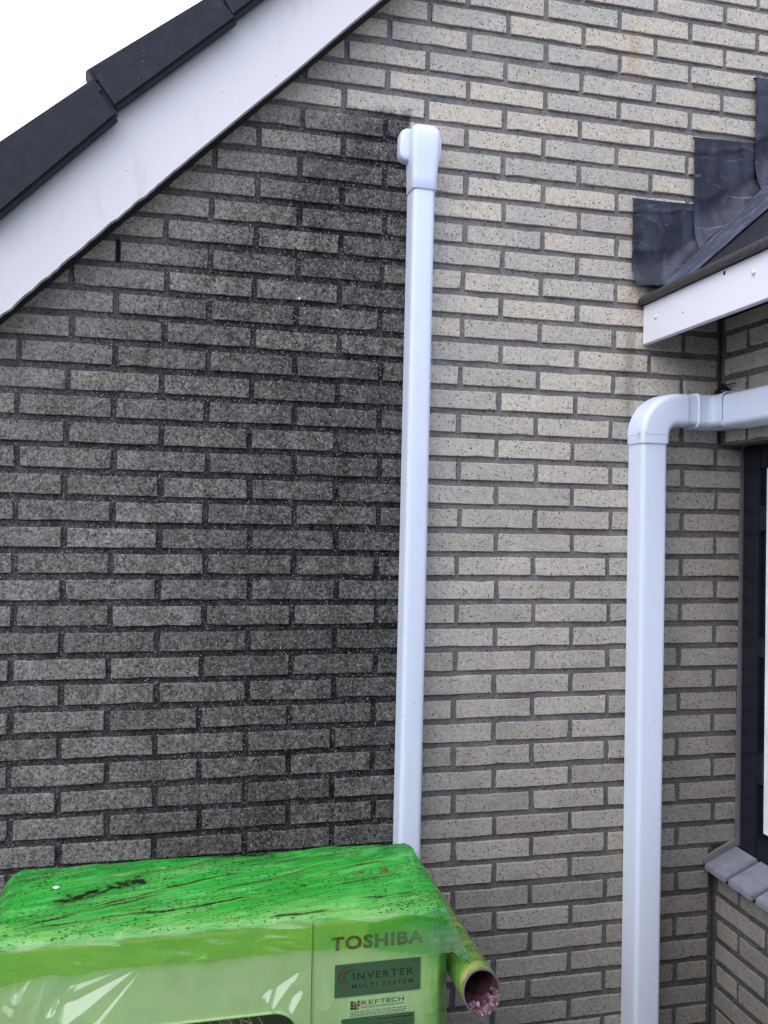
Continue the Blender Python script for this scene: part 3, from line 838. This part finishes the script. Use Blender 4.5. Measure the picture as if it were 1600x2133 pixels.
def flat(name, rgb, rough=0.5): return simple(name, rgb, rough, 0.3, 0, 0.05)
M['red_ink'] = flat('red_ink', (0.30, 0.008, 0.012))
M['label_green'] = flat('label_grey_green', (0.075, 0.13, 0.115), 0.45)
M['ink'] = flat('black_ink', (0.006, 0.008, 0.010))
M['teal_ink'] = flat('teal_ink', (0.01, 0.07, 0.10))
M['white_label'] = flat('white_label', (0.82, 0.82, 0.78))
M['orange_ink'] = flat('orange_ink', (0.45, 0.08, 0.03))
M['navy_ink'] = flat('navy_ink', (0.015, 0.025, 0.06))

def text(name, s, x0, x1, z0, z1, y, mat, parent, bold=0.0, spacing=1.0, thick=0.0004, shear=0.0):
    c = bpy.data.curves.new(name, 'FONT')
    c.body = s; c.size = 1.0; c.offset = bold; c.space_character = spacing; c.extrude = 0.001; c.resolution_u = 3; c.shear = shear
    tmp = bpy.data.objects.new(name, c); scene.collection.objects.link(tmp)
    dg = bpy.context.evaluated_depsgraph_get(); dg.update()
    me = bpy.data.meshes.new_from_object(tmp.evaluated_get(dg))
    bpy.data.objects.remove(tmp); bpy.data.curves.remove(c)
    xs = [v.co.x for v in me.vertices]; ys = [v.co.y for v in me.vertices]
    sx = (x1-x0)/(max(xs)-min(xs)); sz = (z1-z0)/(max(ys)-min(ys))
    mx, my = min(xs), min(ys)
    for v in me.vertices:
        v.co = (x0 + (v.co.x-mx)*sx, y - (thick if v.co.z > 0 else 0), z0 + (v.co.y-my)*sz)
    me.materials.clear(); me.materials.append(mat)
    me.name = name
    return link(bpy.data.objects.new(name, me), parent)

FY = AY0
text('brand_lettering', 'TOSHIBA', -0.402, -0.2075, 0.6385, 0.6665, FY - 0.0003, M['red_ink'], ac, 0.035, 1.12)
pl = MB().box(-0.3925, -0.213, FY - 0.0022, FY - 0.0002, 0.5438, 0.6102).build('label_plate', M['label_green'], ac, bevel=0.0006, seg=1)
text('plate_lettering', 'INVERTER', -0.3555, -0.2290, 0.5765, 0.5915, FY - 0.0023, M['ink'], pl, 0.012, 1.25)
text('plate_lettering', 'MULTI SYSTEM', -0.3570, -0.2290, 0.5595, 0.5685, FY - 0.0023, M['ink'], pl, 0.012, 1.45)
def arc(cx, cz, r0, r1, a0, a1, y, mat, name, par, n=28):
    m = MB(); rings = []
    for i in range(n + 1):
        t = i/n; a = R(a0 + (a1-a0)*t); w = max(0.05, math.sin(math.pi*t)**0.8)
        ri = r1 - (r1-r0)*w
        rings.append([(cx + ri*math.cos(a), y, cz + ri*math.sin(a)), (cx + r1*math.cos(a), y, cz + r1*math.sin(a)), (cx + r1*math.cos(a), y - .0004, cz + r1*math.sin(a)), (cx + ri*math.cos(a), y - .0004, cz + ri*math.sin(a))])
    return m.loft(rings).build(name, mat, par)
arc(-0.3665, 0.5870, 0.0155, 0.0190, 40, 285, FY - 0.0023, M['red_ink'], 'emblem_arc', pl)
arc(-0.3615, 0.5855, 0.0105, 0.0145, 40, 270, FY - 0.0023, M['teal_ink'], 'emblem_arc', pl)
st = MB().box(-0.3645, -0.2383, FY - 0.0012, FY - 0.0002, 0.5005, 0.5385).build('sticker', M['white_label'], ac)
sq = [(0, 2, 'navy_ink'), (1, 2, 'orange_ink'), (2, 2, 'orange_ink'), (0, 1, 'navy_ink'), (1, 1, 'orange_ink'), (2, 1, 'orange_ink'), (0, 0, 'navy_ink'), (1, 0, 'navy_ink'), (2, 0, 'orange_ink')]
for i, j, mm in sq:
    x = -0.3590 + i*0.0067; z = 0.5160 + j*0.0062
    w_ = 0.0058 if (i, j) not in ((2, 0), (1, 2)) else 0.0040
    MB().box(x, x + w_, FY - 0.0016, FY - 0.0013, z, z + w_*0.92).build('emblem_square', M[mm], st)
text('sticker_lettering', 'REF', -0.3365, -0.2995, 0.5240, 0.5325, FY - 0.0013, M['orange_ink'], st, 0.0, 1.08)
text('sticker_lettering', 'TECH', -0.2975, -0.2475, 0.5240, 0.5325, FY - 0.0013, M['ink'], st, 0.0, 1.08)
text('sticker_lettering', 'heating & conditioning centre', -0.3365, -0.2475, 0.5175, 0.5212, FY - 0.0013, M['ink'], st, 0.0, 1.1)
dash = MB()
for z in (0.5105, 0.5065, 0.5030):
    x = -0.3590
    while x < -0.246:
        w_ = rnd.uniform(0.004, 0.012); dash.box(x, min(x + w_, -0.242), FY - 0.0015, FY - 0.0013, z, z + 0.0011); x += w_ + 0.0022
dash.build('fine_print', M['ink'], st)
st2 = MB().box(-0.3770, -0.2240, FY - 0.0012, FY - 0.0002, 0.400, 0.4985).build('sticker', M['label_green'], ac)
dash = MB()
for z in (0.4905, 0.483, 0.477, 0.471, 0.465):
    x = -0.300 if z > 0.487 else -0.305
    while x < -0.232:
        w_ = rnd.uniform(0.005, 0.012); dash.box(x, min(x + w_, -0.229), FY - 0.0015, FY - 0.0013, z, z + (0.0030 if z > 0.487 else 0.0012)); x += w_ + 0.0016
dash.build('fine_print', M['ink'], st2)

# ------------------------------------------------------------------ green film
def film_mat(name, tint, body, opac, dirt_amt, rough=0.16, gl=0.10, bscale=1.0, frk=0.6, thin=0.0, loose=(0.68, 0.96, 0.52)):
    t = NT(name); p = t.pos()
    hang0 = t.n('Attribute', attribute_name='hang').outputs['Fac']
    d = t.n('Attribute', attribute_name='dirt').outputs['Fac']
    xyz = t.n('SeparateXYZ'); t.l(p, xyz.inputs[0])
    ps = t.scl(p, 0.35, 1.0, 1.0)
    rot = t.n('Mapping'); rot.inputs['Rotation'].default_value = (0, 0, R(-13)); t.l(p, rot.inputs['Vector'])
    pr = t.scl(rot.outputs[0], 0.075, 1.0, 1.0)
    lines = t.math('MULTIPLY', t.ramp(t.noise(pr, 95, 4, 0.7, 0.3), 0.515, 0.60), t.ramp(t.noise(t.scl(rot.outputs[0], 0.4, 1.0, 1.0), 13, 3), 0.36, 0.56))
    clus = t.ramp(t.noise(ps, 16, 4), 0.42, 0.66)
    v1 = t.voro(ps, 230); s1 = t.n('SeparateColor'); t.l(t.voro(ps, 230, 'Color'), s1.inputs[0])
    speck = t.math('MULTIPLY', t.ramp(v1, 0.22, 0.36, 1, 0), t.math('GREATER_THAN', t.math('ADD', s1.outputs[0], t.math('MULTIPLY', clus, 0.72)), 0.88))
    v2 = t.voro(p, 110); s2 = t.n('SeparateColor'); t.l(t.voro(p, 110, 'Color'), s2.inputs[0])
    speck2 = t.math('MULTIPLY', t.ramp(t.math('ADD', v2, t.math('MULTIPLY', t.noise(p, 500, 2), 0.2)), 0.22, 0.34, 1, 0), t.math('GREATER_THAN', s2.outputs[1], 0.88))
    v3 = t.voro(p, 380); s3 = t.n('SeparateColor'); t.l(t.voro(p, 380, 'Color'), s3.inputs[0])
    grit = t.math('MULTIPLY', t.ramp(v3, 0.30, 0.48, 1, 0), t.math('GREATER_THAN', t.math('ADD', s3.outputs[2], t.math('MULTIPLY', clus, 0.38)), 0.96))
    smear = t.math('MULTIPLY', lines, t.ramp(t.noise(p, 190, 4, 0.75), 0.42, 0.60, 0.10, 1.1))
    dn = t.ramp(t.noise(p, 170, 3, 0.7), 0.30, 0.60)
    dd = t.math('MAXIMUM', t.math('MULTIPLY', d, t.math('ADD', 0.80, t.math('MULTIPLY', dn, 0.30))), t.math('MULTIPLY', t.math('MAXIMUM', t.math('MAXIMUM', grit, t.math('MAXIMUM', speck, speck2)), t.math('MULTIPLY', smear, 0.8)), dirt_amt), True)
    dd = t.math('MINIMUM', dd, 1.0)
    if thin: dd = t.math('MULTIPLY', dd, t.math('SUBTRACT', 1.0, t.math('MULTIPLY', t.n('Attribute', attribute_name='hang').outputs['Fac'], 0.8)))
    hue = t.ramp(t.noise(t.scl(rot.outputs[0], 0.18, 1.0, 1.0), 34, 4, 0.65), 0.42, 0.66)
    bc = t.mix(hue, body, tuple(c*k for c, k in zip(body, (3.6, 1.30, 2.2))))
    mud = t.math('MULTIPLY', t.ramp(t.noise(t.scl(rot.outputs[0], 0.3, 1.0, 1.0), 22, 5, 0.7), 0.46, 0.68), 0.55*dirt_amt)
    if thin: mud = t.math('MULTIPLY', t.math('MULTIPLY', mud, t.math('SUBTRACT', 1.0, hang0)), t.math('SUBTRACT', 1.0, t.n('Attribute', attribute_name='pale').outputs['Fac']), True)
    bc = t.mix(mud, bc, (0.075, 0.13, 0.035))
    pale = t.n('Attribute', attribute_name='pale').outputs['Fac']
    bc = t.mix(t.math('MINIMUM', t.math('MULTIPLY', pale, t.math('ADD', 0.55, hue)), 0.85), bc, (0.36, 0.68, 0.20))
    dif = t.n('BsdfDiffuse'); t.put(dif.inputs[0], t.mix(dd, bc, (0.016, 0.015, 0.010)))
    tl = t.n('BsdfTranslucent'); t.put(tl.inputs[0], bc)
    mixd = t.n('MixShader'); mixd.inputs[0].default_value = 0.35; t.l(dif.outputs[0], mixd.inputs[1]); t.l(tl.outputs[0], mixd.inputs[2])
    mixdd = t.n('MixShader'); t.l(dd, mixdd.inputs[0]); t.l(mixd.outputs[0], mixdd.inputs[1]); t.l(dif.outputs[0], mixdd.inputs[2])
    tr = t.n('BsdfTransparent'); t.put(tr.inputs[0], t.mix(t.n('Attribute', attribute_name='hang').outputs['Fac'], tint, loose) if thin else (*tint, 1))
    m1 = t.n('MixShader')
    if thin:
        hang = t.n('Attribute', attribute_name='hang').outputs['Fac']
        opac = t.math('SUBTRACT', opac, t.math('MULTIPLY', hang, thin))
        opac = t.math('ADD', opac, t.math('MULTIPLY', t.ramp(t.noise(t.scl(p, 1.0, 1.0, 0.6), 19, 4, 0.6, 0.5), 0.5, 0.72), 0.30 if gl < 0.03 else 0.10))
    t.put(m1.inputs[0], t.math('MAXIMUM', dd, opac))
    t.l(tr.outputs[0], m1.inputs[1]); t.l(mixdd.outputs[0], m1.inputs[2])
    gs = t.n('BsdfGlossy'); gs.inputs['Roughness'].default_value = rough
    nb = t.bump(t.noise(t.scl(p, 0.5, 1, 1), 40, 4, 0.6), 0.35*bscale, 0.003)
    t.l(nb, gs.inputs['Normal'])
    lw = t.n('LayerWeight'); lw.inputs[0].default_value = 0.5; t.l(nb, lw.inputs['Normal'])
    schlick = t.math('ADD', 0.045, t.math('MULTIPLY', t.math('POWER', lw.outputs['Facing'], 5.0), 0.9))
    m2 = t.n('MixShader')
    t.put(m2.inputs[0], t.math('MULTIPLY', t.math('ADD', t.math('MULTIPLY', schlick, frk), t.math('ADD', gl, t.math('MULTIPLY', hang0, 0.05)) if thin and gl < 0.03 else gl), t.math('SUBTRACT', 1.0, t.math('MULTIPLY', dd, 0.8))))
    t.l(m1.outputs[0], m2.inputs[1]); t.l(gs.outputs[0], m2.inputs[2])
    t.l(m2.outputs[0], t.out.inputs['Surface'])
    return t.m
M['film_top'] = film_mat('green_film_dusty', (0.36, 0.92, 0.28), (0.045, 0.50, 0.075), 0.62, 1.0, 0.24, 0.01, 1.0, 0.7, 0.55, (0.78, 1.0, 0.50))
M['film_front'] = film_mat('green_film_clear', (0.50, 0.90, 0.40), (0.17, 0.46, 0.12), 0.45, 0.35, 0.16, 0.045, 0.3, 1.2, 0.38, (0.79, 1.0, 0.72))
M['film_flap'] = film_mat('green_film_flap', (0.60, 0.96, 0.58), (0.13, 0.52, 0.20), 0.56, 0.7, 0.25, 0.02, 1.0, 0.6, 0.36)

def film_sheet(name, P, nu, nv, mat, parent, dirt=None, thick=None):
    vs_, fs, dv, hv, pv = [], [], [], [], []
    for j in range(nv+1):
        for i in range(nu+1):
            p = P(i/nu, j/nv); vs_.append(p[:3]); dv.append(p[3]); hv.append(p[4] if len(p) > 4 else 0.0); pv.append(p[5] if len(p) > 5 else 0.0)
    w = nu+1
    for j in range(nv):
        for i in range(nu):
            a = j*w+i; fs.append((a, a+w, a+w+1, a+1))
    me = bpy.data.meshes.new(name); me.from_pydata(vs_, [], fs); me.materials.append(mat)
    me.polygons.foreach_set('use_smooth', [True]*len(me.polygons))
    at = me.attributes.new('dirt', 'FLOAT', 'POINT'); at.data.foreach_set('value', dv)
    at = me.attributes.new('hang', 'FLOAT', 'POINT'); at.data.foreach_set('value', hv)
    at = me.attributes.new('pale', 'FLOAT', 'POINT'); at.data.foreach_set('value', pv)
    return link(bpy.data.objects.new(name, me), parent)

# creases on the top, drawn tight from the front left corner (x, y ends, width, height, dirt)
folds = [
 ((-1.010, -0.405), (-0.735, -0.310), 0.0042, 0.0050, 1.0),
 ((-1.005, -0.412), (-0.740, -0.321), 0.0036, 0.0050, 1.0),
 ((-0.995, -0.417), (-0.520, -0.362), 0.0034, 0.0040, 1.0),
 ((-0.890, -0.384), (-0.56, -0.355), 0.0030, 0.0035, 0.25),
 ((-0.657, -0.340), (-0.425, -0.259), 0.0030, 0.0035, 0.6),
 ((-0.746, -0.305), (-0.573, -0.250), 0.0034, 0.0035, 0.6),
 ((-0.738, -0.238), (-0.435, -0.166), 0.0050, 0.0040, 0.12),
 ((-0.408, -0.288), (-0.245, -0.243), 0.0034, 0.0035, 0.55),
 ((-0.560, -0.300), (-0.300, -0.215), 0.0030, 0.0035, 0.25),
 ((-0.380, -0.345), (-0.215, -0.315), 0.0034, 0.0035, 0.5),
 ((-0.344, -0.406), (-0.200, -0.400), 0.0032, 0.0030, 0.75),
 ((-0.528, -0.447), (-0.400, -0.441), 0.0032, 0.0040, 0.7),
 ((-0.620, -0.385), (-0.330, -0.330), 0.0030, 0.0035, 0.3),
 ((-0.480, -0.400), (-0.300, -0.375), 0.0030, 0.0035, 0.2),
 ((-0.840, -0.230), (-0.640, -0.190), 0.0050, 0.0030, 0.1),
 ((-0.430, -0.210), (-0.250, -0.180), 0.0050, 0.0035, 0.25),
]
smears = [((-0.934, -0.322), (-0.790, -0.258), 0.026, 1.30), ((-0.625, -0.156), (-0.500, -0.180), 0.014, 1.3), ((-0.86, -0.245), (-0.77, -0.225), 0.012, 0.5),
          ((-0.33, -0.30), (-0.22, -0.285), 0.010, 0.5), ((-0.52, -0.23), (-0.40, -0.20), 0.009, 0.45)]
def seg(px, py, a, b):
    ax, ay = a; bx, by = b
    L2 = (bx-ax)**2 + (by-ay)**2
    t = ((px-ax)*(bx-ax) + (py-ay)*(by-ay))/L2
    tc = min(1, max(0, t))
    s = (-(by-ay)*(px-ax) + (bx-ax)*(py-ay))/math.sqrt(L2)
    dd = math.hypot(px-ax-tc*(bx-ax), py-ay-tc*(by-ay))
    return t, s, dd
film = thing('plastic_film', 'dirty green plastic film draped over the top of the air conditioning unit', 'plastic film', (-0.6, -0.3, AZ1))
FXL, FXR = -1.072, -0.158
L0, L1, L2_, L3 = 0.09, 0.30, 0.0, 0.066      # back drop, top, edge, front drop
def top_sheet(u, v):
    # v: 0 at the lower back edge, 1 at the lower front edge
    x = FXL + (FXR - FXL)*u
    low = L3 + 0.010*mn.noise((x*7, 1, 0)) + 0.005*mn.noise((x*26, 8, 0)) + 0.0025*mn.noise((x*60, 4, 0)) + (0.012*max(0, (-0.93 - x)/0.1))
    tot = L0 + L1 + low
    s = v*tot
    zt = 0.716 + 0.016*max(0, min(1, (s - L0)/L1))*0.0
    yb, yf = -0.147, -0.4605
    rb, rf = 0.022, 0.014
    if s < L0 - rb: y, z, top = yb, zt + 0.014 - (L0 - s), 0
    elif s < L0 + rb:
        a = (s - (L0 - rb))/(2*rb)*math.pi/2; y, z, top = yb - rb + rb*math.cos(a), zt + 0.014 - rb + rb*math.sin(a), a/(math.pi/2)
    elif s < L0 + L1 - rf:
        k = (s - L0 - rb)/(L1 - rb - rf); y = yb - rb - (abs(yf-yb) - rb - rf)*k; z = zt + 0.014*(1-k) + 0.001*math.sin(k*3.1); top = 1
    elif s < L0 + L1 + rf:
        a = (s - (L0 + L1 - rf))/(2*rf)*math.pi/2; y, z, top = yf + rf - rf*math.sin(a), zt - rf + rf*math.cos(a), 1 - 0.6*a/(math.pi/2)
    else: y, z, top = yf, zt - (s - L0 - L1), 0.0
    d = 0.0; h = 0.0; pl_ = 0.0
    if s > L0 - rb and s < L0 + L1 + rf*0.3:
        edge = min(1, max(0, (L0 + L1 - s)/0.02))
        for a, b, w, hh, dt in folds:
            t, q, dd = seg(x, y, a, b)
            if -0.05 < t < 1.05 and abs(q) < 6*w:
                e = max(0, min(1, min(t + 0.05, 1.05 - t)/0.18))
                qq = q + 0.0025*mn.noise((x*22, a[0]*31, 0))
                h += 0.6*hh*e*math.exp(-(qq/w)**2)*edge
                d = max(d, min(1, 1.7*dt)*(0.95 + 0.5*mn.noise((x*18, a[1]*40, 2)))*e*math.exp(-((qq + 1.1*w)/(1.05*w))**2))
                pl_ = max(pl_, 0.9*e*math.exp(-((qq - 0.3*w)/(0.8*w))**2))
        for a, b, w, dt in smears:
            t, q, dd = seg(x, y, a, b)
            if dd < 2.2*w: d = max(d, dt*math.exp(-(dd/w)**2)*(0.75 + 0.5*mn.noise((x*60, y*90, 1))))
        if edge > 0:
            ca, sa = math.cos(R(13)), math.sin(R(13))
            xr, yr = x*ca + y*sa, -x*sa + y*ca
            n_1 = mn.noise((xr*4.5, yr*42, 3)); n_2 = mn.noise((xr*9, yr*95, 7))
            h += edge*(0.0032*(1 - 2.2*abs(n_1)) + 0.0017*(1 - 2*abs(n_2)))
    z += h + 0.006*mn.noise((x*4.5, 3, 1))*min(1, max(0, (L0 + 0.10 - s)/0.10)) + (0.006*mn.noise((x*8, 9, 1)) + 0.0035*mn.noise((x*21, 2, 1)))*max(0, 1 - abs(s - L0 - L1)/0.05)
    if s >= L0 + L1:
        wz = 0.007*(1 - 2.2*abs(mn.noise((x*6 - z*9, z*30 + x*7, 5))))*min(1, (s - L0 - L1)/0.02) + 0.005*max(0, mn.noise((x*6 + z*14, z*22, 9)))*min(1, (s - L0 - L1)/0.03) + (0.006*max(0, mn.noise((x*22 + z*10, z*4, 15))) if x < -0.82 else 0)
        y -= abs(wz)
    # rounded drop at the two ends
    for e, sg in ((AX0 - 0.004, -1), (AX1 + 0.006, 1)):
        over = (x - (e - sg*0.02))*sg
        if over > 0: z -= over*over*16
    return (x, y, z, d, max(0, min(1, (s - (L0 + L1 + 0.002 + 0.007*mn.noise((x*11, 5, 2)) + 0.004*mn.noise((x*31, 7, 2))))/0.010)), max(pl_, 0.8*max(0, min(1, (s - (L0 + L1 - 0.085))/0.07))*max(0, min(1, 0.75 + 1.4*mn.noise((x*7, y*26 + x*4, 11))))))
film_sheet('top_sheet', top_sheet, 420, 320, M['film_top'], film)

# thin clear skirt over the front, with drawn creases (apex, far end, half width at the far end, slope)
creases = [((-0.762, 0.652), (-0.930, 0.552), 0.015, 0.34), ((-0.757, 0.650), (-0.865, 0.545), 0.017, 0.32), ((-0.752, 0.650), (-0.765, 0.565), 0.009, 0.30),
           ((-0.770, 0.655), (-0.905, 0.612), 0.006, 0.30), ((-0.930, 0.672), (-0.968, 0.548), 0.012, 0.33), ((-0.948, 0.672), (-1.010, 0.575), 0.011, 0.33), ((-0.985, 0.672), (-1.000, 0.600), 0.008, 0.33),
           ((-0.905, 0.655), (-0.938, 0.530), 0.008, 0.30), ((-0.880, 0.640), (-0.945, 0.565), 0.005, 0.30), ((-0.700, 0.645), (-0.640, 0.655), 0.005, 0.3),
           ((-0.498, 0.622), (-0.540, 0.545), 0.005, 0.33), ((-0.450, 0.618), (-0.530, 0.545), 0.013, 0.34), ((-0.437, 0.622), (-0.470, 0.580), 0.007, 0.33), ((-0.436, 0.590), (-0.490, 0.530), 0.011, 0.33), ((-0.428, 0.605), (-0.400, 0.530), 0.010, -0.30),
           ((-0.415, 0.58), (-0.405, 0.52), 0.007, 0.3), ((-0.195, 0.61), (-0.186, 0.49), 0.008, 0.30), ((-0.180, 0.630), (-0.176, 0.53), 0.005, 0.32), ((-0.60, 0.605), (-0.625, 0.575), 0.004, 0.28), ((-0.56, 0.575), (-0.575, 0.545), 0.004, 0.28),
           ((-0.68, 0.63), (-0.70, 0.60), 0.004, 0.28)]
def front_sheet(u, v):
    x = -1.060 + (-0.148 + 1.060)*u
    z = 0.695 + (0.36 - 0.695)*v
    y = AY0 - 0.0055
    if z < 0.56: y -= 0.003*max(0, min(1, (0.56 - z)/0.03)) * (1 if x < -0.45 else max(0, 1 - (x + 0.45)/0.05))
    h = 0.0012*mn.noise((x*11, z*9, 1)) + 0.0018*max(0, mn.noise((x*9 + z*12, z*14 - x*6, 21)))
    for a, b, w, sl in creases:
        t, q, dd = seg(x, z, a, b)
        if 0.02 < t < 1.0:
            ww = 2.0*w*t
            k = q/max(ww, 1e-4)*(1 if b[0] < a[0] else -1)
            e = min(1, (1.0 - t)/0.10)
            if -1 < k < 1.6:
                # asymmetric pleat: long face turned up, short face back
                f_ = (k + 1)/1.3 if k < 0.3 else max(0, 1 - (k - 0.3)/1.3)
                h += abs(sl)*2.9*ww*f_*e
    over = x - (AX1 - 0.020)
    y2 = 0.0
    if over > 0: y2 = 0.044 - math.sqrt(max(0, 0.044**2 - over*over))
    ov2 = (AX0 + 0.012) - x
    if ov2 > 0: y2 = 0.30*ov2
    kk = max(0, min(1, (x - (AX1 - 0.045))/0.05))
    return (x + 0.003*mn.noise((z*12, 3, 1))*kk, y - h + y2, z, 0.0, 1 - kk)
film_sheet('front_sheet', front_sheet, 340, 130, M['film_front'], film)
# side of the skirt, turned round the right-hand corner
def side_sheet(u, v):
    y = AY0 + 0.030 + (AY1 - AY0 - 0.03)*u
    z = 0.70 + (0.18 - 0.70)*v
    return (AX1 + 0.0195 + 0.002*mn.noise((y*20, z*9, 3)), y, z, 0.0)
film_sheet('side_sheet', side_sheet, 30, 50, M['film_front'], film)
# loose flap at the front right corner, its tip resting on the hose
topc = [(-0.325, -0.4625, 0.700), (-0.25, -0.4625, 0.702), (-0.20, -0.4620, 0.704), (-0.166, -0.458, 0.716)]
botc = [(-0.335, -0.4660, 0.648), (-0.243, -0.4700, 0.628), (-0.150, -0.4720, 0.6225), (-0.106, -0.470, 0.596)]
def poly(ps, u):
    n = len(ps) - 1; i = min(n - 1, int(u*n)); t = u*n - i
    return Vector(ps[i]).lerp(Vector(ps[i+1]), t)
def flap(u, v):
    p = poly(topc, u).lerp(poly(botc, u), v)
    p.y -= 0.004*v*abs(mn.noise((p.x*30, p.z*30, 2))) + 0.006*math.sin(math.pi*v)*u*u
    if v == 1: p.z += 0.003*mn.noise((p.x*70, 3, 1))
    k = max(0, min(1, (u - 0.30)/0.45))
    return (p.x, p.y, p.z, 0.0, 1 - k*k*(3 - 2*k))
film_sheet('corner_flap', flap, 70, 40, M['film_flap'], film)

# ------------------------------------------------------------------ insulated hose
M['hose'] = film_mat('hose_wrap', (0.5, 0.9, 0.3), (0.15, 0.40, 0.065), 0.93, 0.8, 0.3, 0.02)
M['purple'] = simple('purple_inner_film', (0.22, 0.12, 0.15), 0.22, 0.6, 0, 0.6, 60)
M['inner'] = simple('dark_purple_lining', (0.13, 0.055, 0.072), 0.3, 0.5, 0, 0.6, 50)
M['foam'] = simple('grey_hose_rim', (0.10, 0.10, 0.09), 0.7)
hose = thing('hose', 'green wrapped round hose with a torn open end beside the air conditioning unit', 'hose', (-0.10, -0.3, 0.557))
HR = 0.041
hx, hz = -0.0985, 0.557
rings, nr = [], 28
for i in range(40):
    t = i/39
    y = -0.045 - (0.510 - 0.045)*t
    wob = 0.0012*mn.noise((y*12, 1, 4))
    tiltz = 0.0
    rings.append([(hx + (HR + 0.0012*mn.noise((a*1.3, y*16, 2)))*math.cos(2*math.pi*a/nr) + wob, y - (0.012*math.sin(2*math.pi*a/nr)*(-1) if i == 39 else 0), hz + (HR + 0.001*mn.noise((a*1.7, y*16, 8)))*math.sin(2*math.pi*a/nr)) for a in range(nr)])
ho_ = MB().loft(rings, caps=False).build('outer_wrap', M['hose'], hose, smooth=True)
def ring_at(r_, y, ph=0.0, n=nr, amp=0.0, sd=0):
    return [(hx + (r_ + amp*mn.noise((a*0.9, y*40, sd)))*math.cos(2*math.pi*a/n), y + 0.012*math.sin(2*math.pi*a/n), hz + (r_ + amp*mn.noise((a*0.8, y*40, sd + 2)))*math.sin(2*math.pi*a/n)) for a in range(n)]
MB().loft([ring_at(HR - 0.0004, -0.500), ring_at(HR + 0.0004, -0.512), ring_at(HR - 0.002, -0.514), ring_at(HR - 0.0045, -0.508), ring_at(HR - 0.005, -0.47)], caps=False).build('rim', M['foam'], hose, smooth=True)
inn = []
for i in range(26):
    t = i/25
    inn.append(ring_at(HR - 0.0055 - 0.003*t - (0.0035 if i % 2 else 0)*min(1, t*8), -0.511 + 0.16*t, amp=0.005*min(1, 0.3 + t*5), sd=5 + i*0.37))
inn.append(ring_at(0.002, -0.20))
inn_b = MB().loft(inn, caps=False)
inn_b.f.append(tuple(range(len(inn_b.v) - nr, len(inn_b.v))))
inn_b.build('inner_film', M['inner'], hose, smooth=True)
# torn lower lip of crumpled film
def lip_sheet(u, v):
    a = R(215 + 145*u)
    r_ = HR - 0.003 - 0.016*v*(0.65 + 0.7*mn.noise((u*9, 1, 2)))
    y = -0.512 + 0.012*math.sin(a) - 0.002 + 0.022*v + 0.008*mn.noise((u*15, v*6, 4))
    return (hx + r_*math.cos(a) + 0.005*mn.noise((u*19, v*9, 1)), y, hz + r_*math.sin(a) + 0.006*mn.noise((u*17, v*9, 7)))
sheet('torn_lip', lip_sheet, 50, 14, M['purple'], hose, 0.0006, (0, -0.7, 0.7))

# ------------------------------------------------------------------ debris
def scrap(name, x, y, z, r_, mat, seed, label, cat):
    r__ = random.Random(seed); n = 9
    ring = [(x + r_*(0.7 + 0.6*r__.random())*math.cos(2*math.pi*i/n)*1.6, y + r_*(0.7 + 0.5*r__.random())*math.sin(2*math.pi*i/n), z + 0.0008*r__.random()) for i in range(n)]
    up_ = [(a + (x-a)*0.3, b + (y-b)*0.3, c + 0.0025) for a, b, c in ring]
    o = MB().loft([ring, up_]).build(name, mat, None)
    tag(o, label, cat)
M['leaf'] = simple('brown_leaf', (0.16, 0.055, 0.02), 0.8)
M['flake'] = simple('white_flake', (0.8, 0.78, 0.72), 0.7)
scrap('leaf_scrap', -0.2555, -0.297, 0.7285, 0.006, M['leaf'], 1, 'larger brown leaf scrap lying on the green film near the duct', 'leaf')
scrap('leaf_scrap', -0.3130, -0.302, 0.7285, 0.0045, M['leaf'], 2, 'smaller brown leaf scrap lying left of the other on the film', 'leaf')
scrap('paint_flake', -0.952, -0.269, 0.731, 0.0048, M['flake'], 3, 'tiny white flake lying on the left part of the green film', 'flake')
b = MB().loft([[(-0.4365 + r_*math.cos(a*math.pi/4), y, 2.070 + 1.2*r_*math.sin(a*math.pi/4)) for a in range(8)] for r_, y in ((0.003, 0.001), (0.0032, -0.0015), (0.0018, -0.004))])
o = b.build('wall_pebble', M['flake'], None)
tag(o, 'tiny white pebble stuck to a blackened brick of the gable wall', 'pebble')
